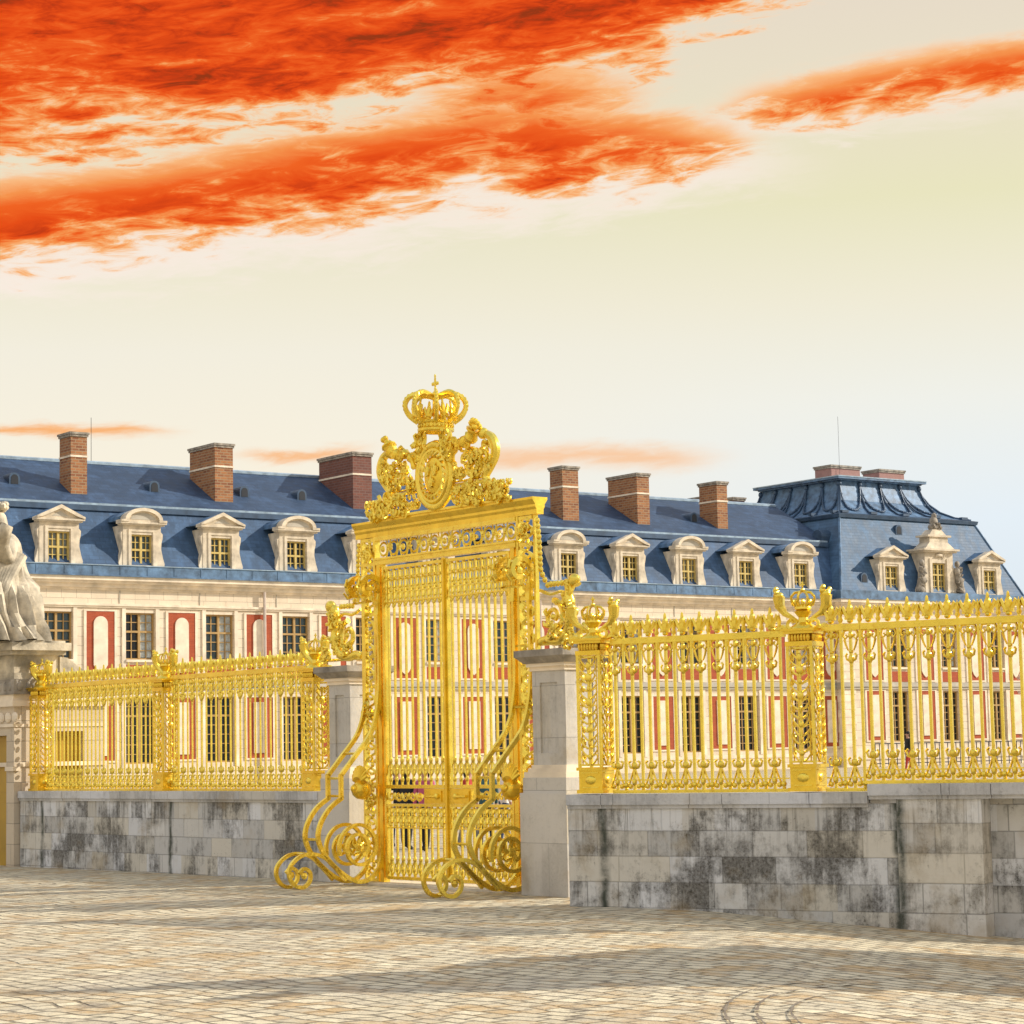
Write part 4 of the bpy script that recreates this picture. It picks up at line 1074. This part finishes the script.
mb = MB(); band(mb, .12, 8.45, 8.6); band(mb, .06, 9.2, 9.3); band(mb, .18, 9.3, 9.48); band(mb, .34, 9.48, 9.6); band(mb, .46, 9.6, 9.78)
build('cornice', mb, STONE_T, pav)
mb = MB(); band(mb, .05, .9, 1.5); build('base_course', mb, STONE_T, pav)
mb = MB(); band(mb, .52, 9.78, 9.84); band(mb, .46, 9.84, 10.28); build('gutter', mb, LEAD, pav)
for side in (0, 1):                               # corner quoins
    mb = MB(); z = -.1; k = 0
    while z < 8.4:
        if side == 0:
            mb.box(PU0-.02, PU0+(.85 if k % 2 else .6), PY-.03, PY, z, z+.40); mb.box(PU0-.03, PU0, PY+.001, PY+(.4 if k % 2 else .55), z, z+.40)
        else: mb.box(PU1-(.85 if k % 2 else .6), PU1+.02, PY-.03, PY, z, z+.40)
        z += .42; k += 1
    build('quoin', mb, STONE_T, pav)
for k, ubay in enumerate(pb):
    o = window(pav, ubay, upz[0]-.1, 1.32, upz[1]-upz[0]+.05, 5, FRAME, GLASS_B, PY+.2, k == 1, 3); surround(o, 1.32, .2, 5.19-6.03, 8.41-6.03, 3, True, True)
    o = window(pav, ubay, 1.85, 1.32, 2.83, 7, FRAME, GLASS, PY+.2, False, 5); surround(o, 1.32, .2, 1.52-1.85, 4.79-1.85, 4, False, False)
for uc in (51.75, 55.8, 59.95, 63.5 if False else 63.3):
    w = 1.48 if uc < 63 else 1.3
    p = panel(pav, uc, 5.3, w, 2.9, True); p.location.y = PY; p = panel(pav, uc, 1.95, w, 2.75, False); p.location.y = PY
# roof levels: setback s, height z
def frustum(mb, s0, z0, s1, z1):
    a = [(PU0+s0, PY+s0, z0), (PU1-s0, PY+s0, z0), (PU1-s0, PD-s0, z0), (PU0+s0, PD-s0, z0)]
    b = [(PU0+s1, PY+s1, z1), (PU1-s1, PY+s1, z1), (PU1-s1, PD-s1, z1), (PU0+s1, PD-s1, z1)]
    mb.add(a+b, [(0, 1, 5, 4), (1, 2, 6, 5), (2, 3, 7, 6), (3, 0, 4, 7)])
mb = MB(); frustum(mb, -.1, 10.2, 1.9, 14.72); build('mansard_slope', mb, m_slate('slate_pale', (.07, .145, .26, 1)), pav)
curve = [(2.0, 14.9), (2.7, 15.05), (3.3, 15.4), (3.75, 15.9), (4.05, 16.5), (4.2, 17.12)]
mb = MB()
for (a, b), (c, d) in zip(curve[:-1], curve[1:]): frustum(mb, a, b, c, d)
build('upper_slope', mb, LEAD, pav)
mb = MB(); frustum(mb, 1.75, 14.62, 1.7, 14.82); frustum(mb, 1.7, 14.82, 2.05, 14.9); build('break_moulding', mb, LEAD_D, pav)
def slab(mb, s, z0, z1): mb.box(PU0+s, PU1-s, PY+s, PD-s, z0, z1)
mb = MB(); slab(mb, 4.0, 17.1, 17.18); slab(mb, 3.8, 17.18, 17.3); build('platform_cornice', mb, LEAD, pav)
mb = MB(); slab(mb, 3.78, 17.3, 17.36); build('platform_edge', mb, LEAD_L, pav)
for sx in (0, 1):                                 # hip rolls
    x0_ = PU0-.1 if sx == 0 else PU1+.1; q = 1 if sx == 0 else -1
    mb = MB(); mb.sweep([(x0_, PY-.1, 10.2), (x0_+q*2.0, PY+1.9, 14.72)], .08, 5); build('hip_roll', mb, LEAD, pav)
    mb = MB(); mb.sweep([((PU0+a) if sx == 0 else (PU1-a), PY+a, b) for a, b in curve], .07, 5); build('hip_roll', mb, LEAD, pav)
# garlands and brackets on the curved slope: front (nf) and left side
mb = MB()
def onslope(side, t, k):       # t along the side 0..1, k index on curve (float)
    i = min(int(k), len(curve)-2); f = k-i; s = curve[i][0]*(1-f)+curve[i+1][0]*f; z = curve[i][1]*(1-f)+curve[i+1][1]*f
    if side == 0: return (PU0+s+t*(PU1-PU0-2*s), PY+s-.06, z+.03)
    return (PU0+s-.06, PD-s-t*(PD-PY-2*s), z+.03)
for side in (0, 1):
    nsw = 4 if side == 0 else 5
    for j in range(nsw):
        a, b = j/nsw, (j+1)/nsw
        for g_, rr in ((0, .06), (.4, .03)):
            mb.sweep([onslope(side, a+(b-a)*i/14, 4.7-g_-(3.3-g_)*math.sin(pi*i/14)**.7) for i in range(15)], lambda u: rr*(.6+.6*sin(u*pi)), 6)
        for i in range(13): 
            p = onslope(side, a+(b-a)*(i+1)/14, 4.7-3.3*math.sin(pi*(i+1)/14)**.7); mb.ball(*p, .085, .085, .09, 5, 4)
    for j in range(nsw+1):
        t = j/nsw
        mb.sweep([onslope(side, t, k) for k in (0.2, 1, 2, 3, 4, 4.9)], .055, 5); p = onslope(side, t, 4.6); mb.ball(*p, .14, .13, .18, 7, 5)
        p = onslope(side, min(.97, max(.03, t)), .3); mb.box(p[0]-.25, p[0]+.25, p[1]-.15, p[1]+.1, p[2]-.05, p[2]+.1)
build('garland', mb, LEAD_D, pav, smooth=True)
chimney(pav, 55.95, 5.4, 17.3, 18.3, 2.35, 1.4, m_plain('pink_brick', (.36, .2, .18, 1), .85)); chimney(pav, 60.0, 5.6, 17.3, 18.3, 2.1, 1.4, m_plain('pink_brick', (.36, .2, .18, 1), .85))
mb = MB(); mb.sweep([(55.35, 5.3, 17.4), (55.35, 5.3, 21.2)], .012, 4); build('antenna', mb, IRON, pav)
dormer(pav, 53.35, PY-.06, 'tri', 10.28, None, GLASS_B); dormer(pav, 61.4, PY-.06, 'tri', 10.28, None, GLASS_B)
# central stone dormer with statue finial and carved sides
cd = link('central_dormer', None, pav, (57.15, PY-.1, 10.28))
mb = MB(); cells(mb, -1.15, 1.15, 0, 2.35, [(-.55, .55, .06, 1.75)], 0, .3); mb.box(-1.15, -1.149, 0, 2.2, 0, 2.35); mb.box(1.149, 1.15, 0, 2.2, 0, 2.35)
for q in (-1, 1):
    mb.prism([(q*1.15, 0), (q*1.95, 0), (q*1.9, .2), (q*1.55, .45), (q*1.35, .9), (q*1.3, 1.5), (q*1.15, 1.6)], .05, .4)
    mb.box(min(q*.6, q*.8), max(q*.6, q*.8), -.06, 0, 0, 2.0)
mb.box(-1.3, 1.3, -.2, 2.0, 2.35, 2.45); mb.box(-1.45, 1.45, -.3, 2.0, 2.45, 2.56)
mb.taper(0, .35, 2.56, 2.95, 1.2, .5, .75, .4); mb.box(-.75, .75, -.05, .75, 2.95, 3.25); mb.box(-.95, .95, -.15, .85, 3.25, 3.36); mb.taper(0, .35, 3.36, 3.7, .7, .35, .35, .3)
build('dormer_front', mb, STONE_D, cd)
window(cd, 0, .07, 1.09, 1.67, 5, FRAME_Y, GLASS_B, .17, False, 3)
for q in (-1, 1):
    mb = MB()
    mb.sweep(smoothpath([(q*1.62, -.02, .05), (q*1.68, -.05, .4), (q*1.5, -.08, .8), (q*1.42, -.05, 1.2), (q*1.45, -.03, 1.5)], 4), lambda u: (.26-.09*u)*(1+.2*sin(u*17)), 8)
    acanthus(mb, q*1.52, .8, .22, .75, 30, -.2, .06, 150+q); mb.ball(q*1.45, -.05, 1.72, .16, .15, .2, 8, 6)
    build('carved_figure', mb, CAPST, cd, smooth=True)
mb = MB(); mb.ball(0, .3, 3.85, .42, .3, .25, 9, 6); mb.ball(0, .3, 4.15, .27, .24, .34, 8, 6); mb.ball(.03, .28, 4.5, .16, .15, .19, 8, 6); acanthus(mb, 0, 3.9, .42, .2, 14, .05, .06, 160)
build('finial_bust', mb, CAPST, cd, smooth=True)
mb = MB(); mb.ball(0, -.06, 2.2, .3, .1, .12, 8, 5); acanthus(mb, 0, 2.15, .5, .1, 8, -.06, .04, 170); build('keystone_carving', mb, STONE_D, cd, smooth=True)
roof_vent(pav, 51.4, PY+.15, 10.75); roof_vent(pav, 55.6, PY+1.45, 13.75)
for i in range(1):
    mb = MB(); pr = [(.4*cos(pi*i/8), .9+.4*sin(pi*i/8)) for i in range(9)]
    o_ = [(-.4, 0)]+pr[::-1]+[(.4, 0)]
    mb.add([(PU0+.7, 1.9+a, 12.6+b) for a, b in o_]+[(PU0+2.2, 1.9+a, 12.6+b) for a, b in o_], [(i, i+1, i+12, i+11) for i in range(10)]+[tuple(range(11))])
    build('roof_vent', mb, LEAD_D, pav)

# dark iron railing in front of the pavilion
mb = MB(); L = 15.
rail = thing('iron_railing', 'thin dark iron railing along the foot of the pavilion, seen through the right fence', 'railing', fr(PO, PA, 49.8, -2.4, .45), PA)
mb = MB(); mb.box(0, L, -.03, .03, 1.28, 1.34); mb.box(0, L, -.025, .025, .2, .25); build('rail', mb, IRON, rail)
mb = MB(); mb.box(-.018, .018, -.018, .018, 0, 1.28); bmx = mb.mesh('baluster', IRON)
for k in range(45): link('baluster', bmx, rail, (.02+k*L/45, 0, 0))

# ------------------------------------------------------------------ people in the court
SKIN = m_plain('skin', (.45, .25, .17, 1), .6, 0, .1, 6)
def cloth(n, c): return m_plain(n, c, .85, 0, .2, 8)
C_BLK = cloth('black_cloth', (.012, .012, .015, 1)); C_PINK = cloth('pink_cloth', (.42, .08, .17, 1)); C_TEAL = cloth('teal_cloth', (.03, .085, .10, 1)); C_RED = cloth('red_cloth', (.42, .04, .03, 1))
C_JEAN = cloth('denim', (.04, .06, .12, 1)); C_GREY = cloth('grey_cloth', (.2, .2, .21, 1)); C_WHT = cloth('white_cloth', (.7, .68, .64, 1)); HAIR = cloth('dark_hair', (.02, .013, .01, 1)); HAIRB = cloth('light_hair', (.3, .2, .09, 1))
def person(loc, rz, top, legs, hair, label, step=.0, arm=0., h=1.0):
    root = thing('person', label, 'person', loc, rz, 'visitors in the palace court')
    V = [(0, 0, .95), (0, 0, 1.12), (0, -.01, 1.36), (0, -.01, 1.5), (0, -.02, 1.60), (0, -.025, 1.70)]
    Ed = [(0, 1), (1, 2), (2, 3), (3, 4), (4, 5)]; rad = [(.15, .11), (.135, .095), (.17, .11), .055, (.075, .09), (.07, .085)]
    for q in (-1, 1):
        n = len(V); s = step*q
        V += [(q*.19, 0, 1.42), (q*.24, .02-arm*.1, 1.14), (q*.23, -.06-arm*(.12 if q > 0 else .02), .92+arm*(.18 if q > 0 else 0)), (q*.225, -.08-arm*(.16 if q > 0 else .02), .84+arm*(.24 if q > 0 else 0))]
        Ed += [(2, n), (n, n+1), (n+1, n+2), (n+2, n+3)]; rad += [.062, .05, .036, (.026, .036)]
        n = len(V)
        V += [(q*.09, 0, .88), (q*.10, -s*.5-.02, .5), (q*.105, -s+.0, .09), (q*.11, -s-.14, .035)]
        Ed += [(0, n), (n, n+1), (n+1, n+2), (n+2, n+3)]; rad += [.095, .066, .045, (.045, .035)]
    me = skin_mesh('body', V, Ed, rad, [SKIN, top, legs, C_BLK], 1)
    for p in me.polygons:
        c = p.center
        hand = abs(c.x) > .17 and c.z < .95 and c.y < -.05
        if c.z > 1.47 or hand or (abs(c.x) > .2 and .84 < c.z < .96): p.material_index = 0
        elif c.z > .92 or (abs(c.x) > .185 and c.z > .9): p.material_index = 1
        elif c.z > .1: p.material_index = 2
        else: p.material_index = 3
    b = link('body', me, root)
    mb = MB(); mb.ball(0, .015, 1.70, .088, .1, .09, 10, 7); mb.ball(0, .06, 1.6, .075, .05, .12, 8, 6); build('hair', mb, hair, root, smooth=True)
    mb = MB()
    for q in (-1, 1):
        hx, hy, hz = V[9 if q < 0 else 17]
        for i, l in enumerate((.07, .08, .075, .06)): mb.sweep([(hx, hy-.02+.016*i, hz-.02), (hx+q*.004, hy-.025+.016*i, hz-.02-l*.6), (hx-q*.012, hy-.025+.014*i, hz-.02-l)], .008, 5)
        mb.sweep([(hx, hy-.02, hz+.02), (hx-q*.01, hy-.05, hz-.01), (hx-q*.012, hy-.055, hz-.04)], .009, 5)
    build('fingers', mb, SKIN, root, smooth=True)
    mb = MB()                                          # face: nose, ears, eyes
    mb.ball(0, -.112, 1.63, .014, .02, .022, 6, 4)
    for q in (-1, 1): mb.ball(q*.082, -.01, 1.63, .012, .02, .03, 6, 4)
    build('face_feature', mb, SKIN, root, smooth=True)
    root.scale = (h, h, h); return root
ppl = [(-2.34, 49.0, 2.6, C_BLK, C_BLK, HAIR, 'person all in black seen through the left leaf of the gate', .12, 0),
       (-2.62, 50.4, .4, C_BLK, C_JEAN, HAIRB, 'fair haired person in black top and jeans behind the left gate leaf', .05, .4),
       (-1.92, 48.2, -.6, C_PINK, C_BLK, HAIR, 'person in pink top and black trousers behind the left gate leaf', .1, .6),
       (-1.05, 49.5, 1.2, C_RED, C_GREY, HAIR, 'person in red top and grey trousers behind the right gate leaf', .2, .2),
       (-.66, 48.5, 3.4, C_TEAL, C_BLK, HAIRB, 'person in teal top behind the right scroll of the gate', .1, .5),
       (-.3, 50., 2.0, C_WHT, C_JEAN, HAIR, 'person in white top and jeans at the right end of the gate', .15, 0),
       (17.6, 104., 5., C_BLK, C_RED, HAIR, 'tiny distant person in black top and red trousers before the pavilion railing', .2, .2)]
for (x, y, rz, a, b, h, lab, st, ar) in ppl: person((x, y, gz(x, y)), rz, a, b, h, lab, st, ar)

# ------------------------------------------------------------------ sky, sun, camera
w = bpy.data.worlds.new('World'); sc.world = w; w.use_nodes = True
t = NT(w.node_tree); bg = w.node_tree.nodes['Background']
SUN_EL = R(28); SX, SY = .985, .17
sky = t.new('ShaderNodeTexSky', sky_type='NISHITA', sun_disc=False)
sky.sun_elevation = SUN_EL; sky.sun_rotation = math.atan2(SX, SY)
tc = t.new('ShaderNodeTexCoord')
dx, dy, dz = t.xyz(tc.outputs['Generated'])
az = dx.op('ARCTAN2', dy)*2.3
el = dz.op('ARCSINE')*2.3
# clouds live in azimuth / elevation, stretched along the wind
wx = az*.997+el*.08; wy = el*.997-az*.08
n0 = t.noise(t.vec(wx*2.6, wy*9., 3.1), 1., 5, .55, .5)
n1 = t.noise(t.vec(wx*6.5, wy*27., 5.1), 1., 6, .62, .8)
n2 = t.noise(t.vec(wx*17., wy*74., 1.7), 1., 5, .65, .6)
n3 = t.noise(t.vec(az*2.2, el*6., 8.3), 1., 4, .5)
wob = (n0-.5)*.10+(n1-.5)*.10+(n2-.5)*.085
off = 1.-(el-.8).step(0., .25)
eA = .584+(az+.512)*.125+(az-.16).max(0.)*.34
A_ = (el-eA+wob*1.1).step(-.03, .085)*off*(.95-az.abs()).step(0., .3)
eB = (.524+(az+.512)*.165).min(.602)
wB = ((.33-az)*.12).max(0.).min(.036)
B_ = (wB-(el-eB+wob*.7).abs()).step(-.035, .045)*(.33-az).step(0., .16)
F_ = (.055-(el-.650+wob*.6).abs()).step(-.03, .06)*(.20-(az-.02).abs()).step(0., .2)*.62
wC = ((az-.10)*.05).max(0.).min(.019)
C_ = (wC-(el-.630-(az-.188)*.075+wob*.45).abs()).step(-.026, .028)*(az-.13).step(0., .2)*.9
D1 = (.005-(el-.322+wob*.16).abs()).step(-.009, .009)*(-.28-az).step(0., .12)*.30
D2 = (.006-(el-.301-(az+.2)*.04+wob*.2).abs()).step(-.010, .009)*(.11-(az+.21).abs()).step(0., .09)*.24
D3 = (.012-(el-.290+wob*.2).abs()).step(-.014, .014)*(.21-(az-.07).abs()).step(0., .14)*.20
far = ((az.abs()-.75).step(0., .5)+(el-.85).step(0., .4)).clamp()
E_ = (n3+(n1-.5)*.5).step(.60, .74)*far*(1.-(el-.8).step(0., .5))*.6
dens = A_.max(B_).max(F_).max(C_).max(E_)
tex = (n0-.5)*.4+(n1-.5)*1.05+(n2-.5)*1.35
rimB = (wB+.012-(el-eB+.026+wob*.7).abs()).step(-.022, .02)*(.36-az).step(0., .16)*.75
rimC = (wC+.004-(el-.614-(az-.188)*.075+wob*.45).abs()).step(-.018, .02)*(az-.12).step(0., .12)*.6
puff = (n1+(n0-.5)*.6).step(.56, .72)*(.055-(el-.585-(az-.2)*.1).abs()).step(-.01, .04)*(az-.05).step(0., .2)*.5
rim = rimB.max(rimC).max(puff)
low = D1.max(D2).max(D3)
deep = (el-.62).step(0., .12)*(.1-az).step(0., .5)*.10
d = (dens*(deep+.66)+dens*tex*.95).clamp().max(low)
cloudcol = t.ramp(d, [(0, lin(246, 226, 204)), (.12, lin(250, 214, 180)), (.24, lin(250, 186, 128)), (.36, lin(246, 148, 78)), (.52, lin(240, 100, 36)), (.70, lin(230, 78, 24)), (.86, lin(200, 62, 22)), (1, lin(150, 56, 24))])
skyL = t.ramp(el, [(0, lin(236, 228, 206)), (.28, lin(249, 241, 222)), (.40, lin(243, 238, 222)), (.46, lin(240, 234, 212)), (.54, lin(233, 228, 200)), (.66, lin(232, 222, 198)), (.76, lin(232, 220, 200))])
skyR = t.ramp(el, [(0, lin(214, 226, 236)), (.22, lin(230, 240, 247)), (.34, lin(240, 241, 234)), (.44, lin(240, 235, 214)), (.54, lin(233, 229, 192)), (.66, lin(233, 223, 200)), (.76, lin(230, 217, 200))])
base = t.mix((az+.1).step(-.2, .6), skyL, skyR)
vis = t.mix(d.step(.02, .26), t.mix(rim*.8, base, lin(255, 238, 232)), cloudcol)
nish = t.mix(1., sky.outputs[0], (.10, .10, .10, 1), 'MULTIPLY')
sky_fill = t.mix((el-.85).step(0., .9), vis, (.98, 1.03, 1.13, 1))   # overhead sky, out of view, brightened to add ambient light
k = 1.-(el-1.2).step(0., 1.5)*.45                   # towards the zenith the blue sky shows through
final = t.mix(k, nish, sky_fill)
t.put(bg.inputs['Color'], final); bg.inputs['Strength'].default_value = 1.0

sl = bpy.data.lights.new('sun', 'SUN'); sl.energy = 5.0; sl.angle = R(.5); sl.color = (1, .90, .75)
so = bpy.data.objects.new('sun', sl); col.objects.link(so)
sv = Vector((SX*cos(SUN_EL), SY*cos(SUN_EL), sin(SUN_EL)))
so.rotation_euler = sv.to_track_quat('Z', 'Y').to_euler(); so.location = (30, 0, 40)

cam = bpy.data.cameras.new('camera'); co = bpy.data.objects.new('camera', cam); col.objects.link(co); sc.camera = co
cam.sensor_width = 36; cam.lens = 36*2300/1024.; cam.clip_start = .1; cam.clip_end = 6000
pit = math.atan(240/2300.)
co.matrix_world = Matrix.Translation((0, 0, 1.7)) @ Matrix.Rotation(pi/2+pit, 4, 'X') @ Matrix.Rotation(R(-1.13), 4, 'Z')
sc.view_settings.view_transform = 'Standard'; sc.view_settings.look = 'None'; sc.view_settings.exposure = 0.0; sc.view_settings.gamma = 1
sc.render.resolution_x = sc.render.resolution_y = 1024
sc.render.engine = 'CYCLES'
try: sc.cycles.use_denoising = True
except Exception: pass
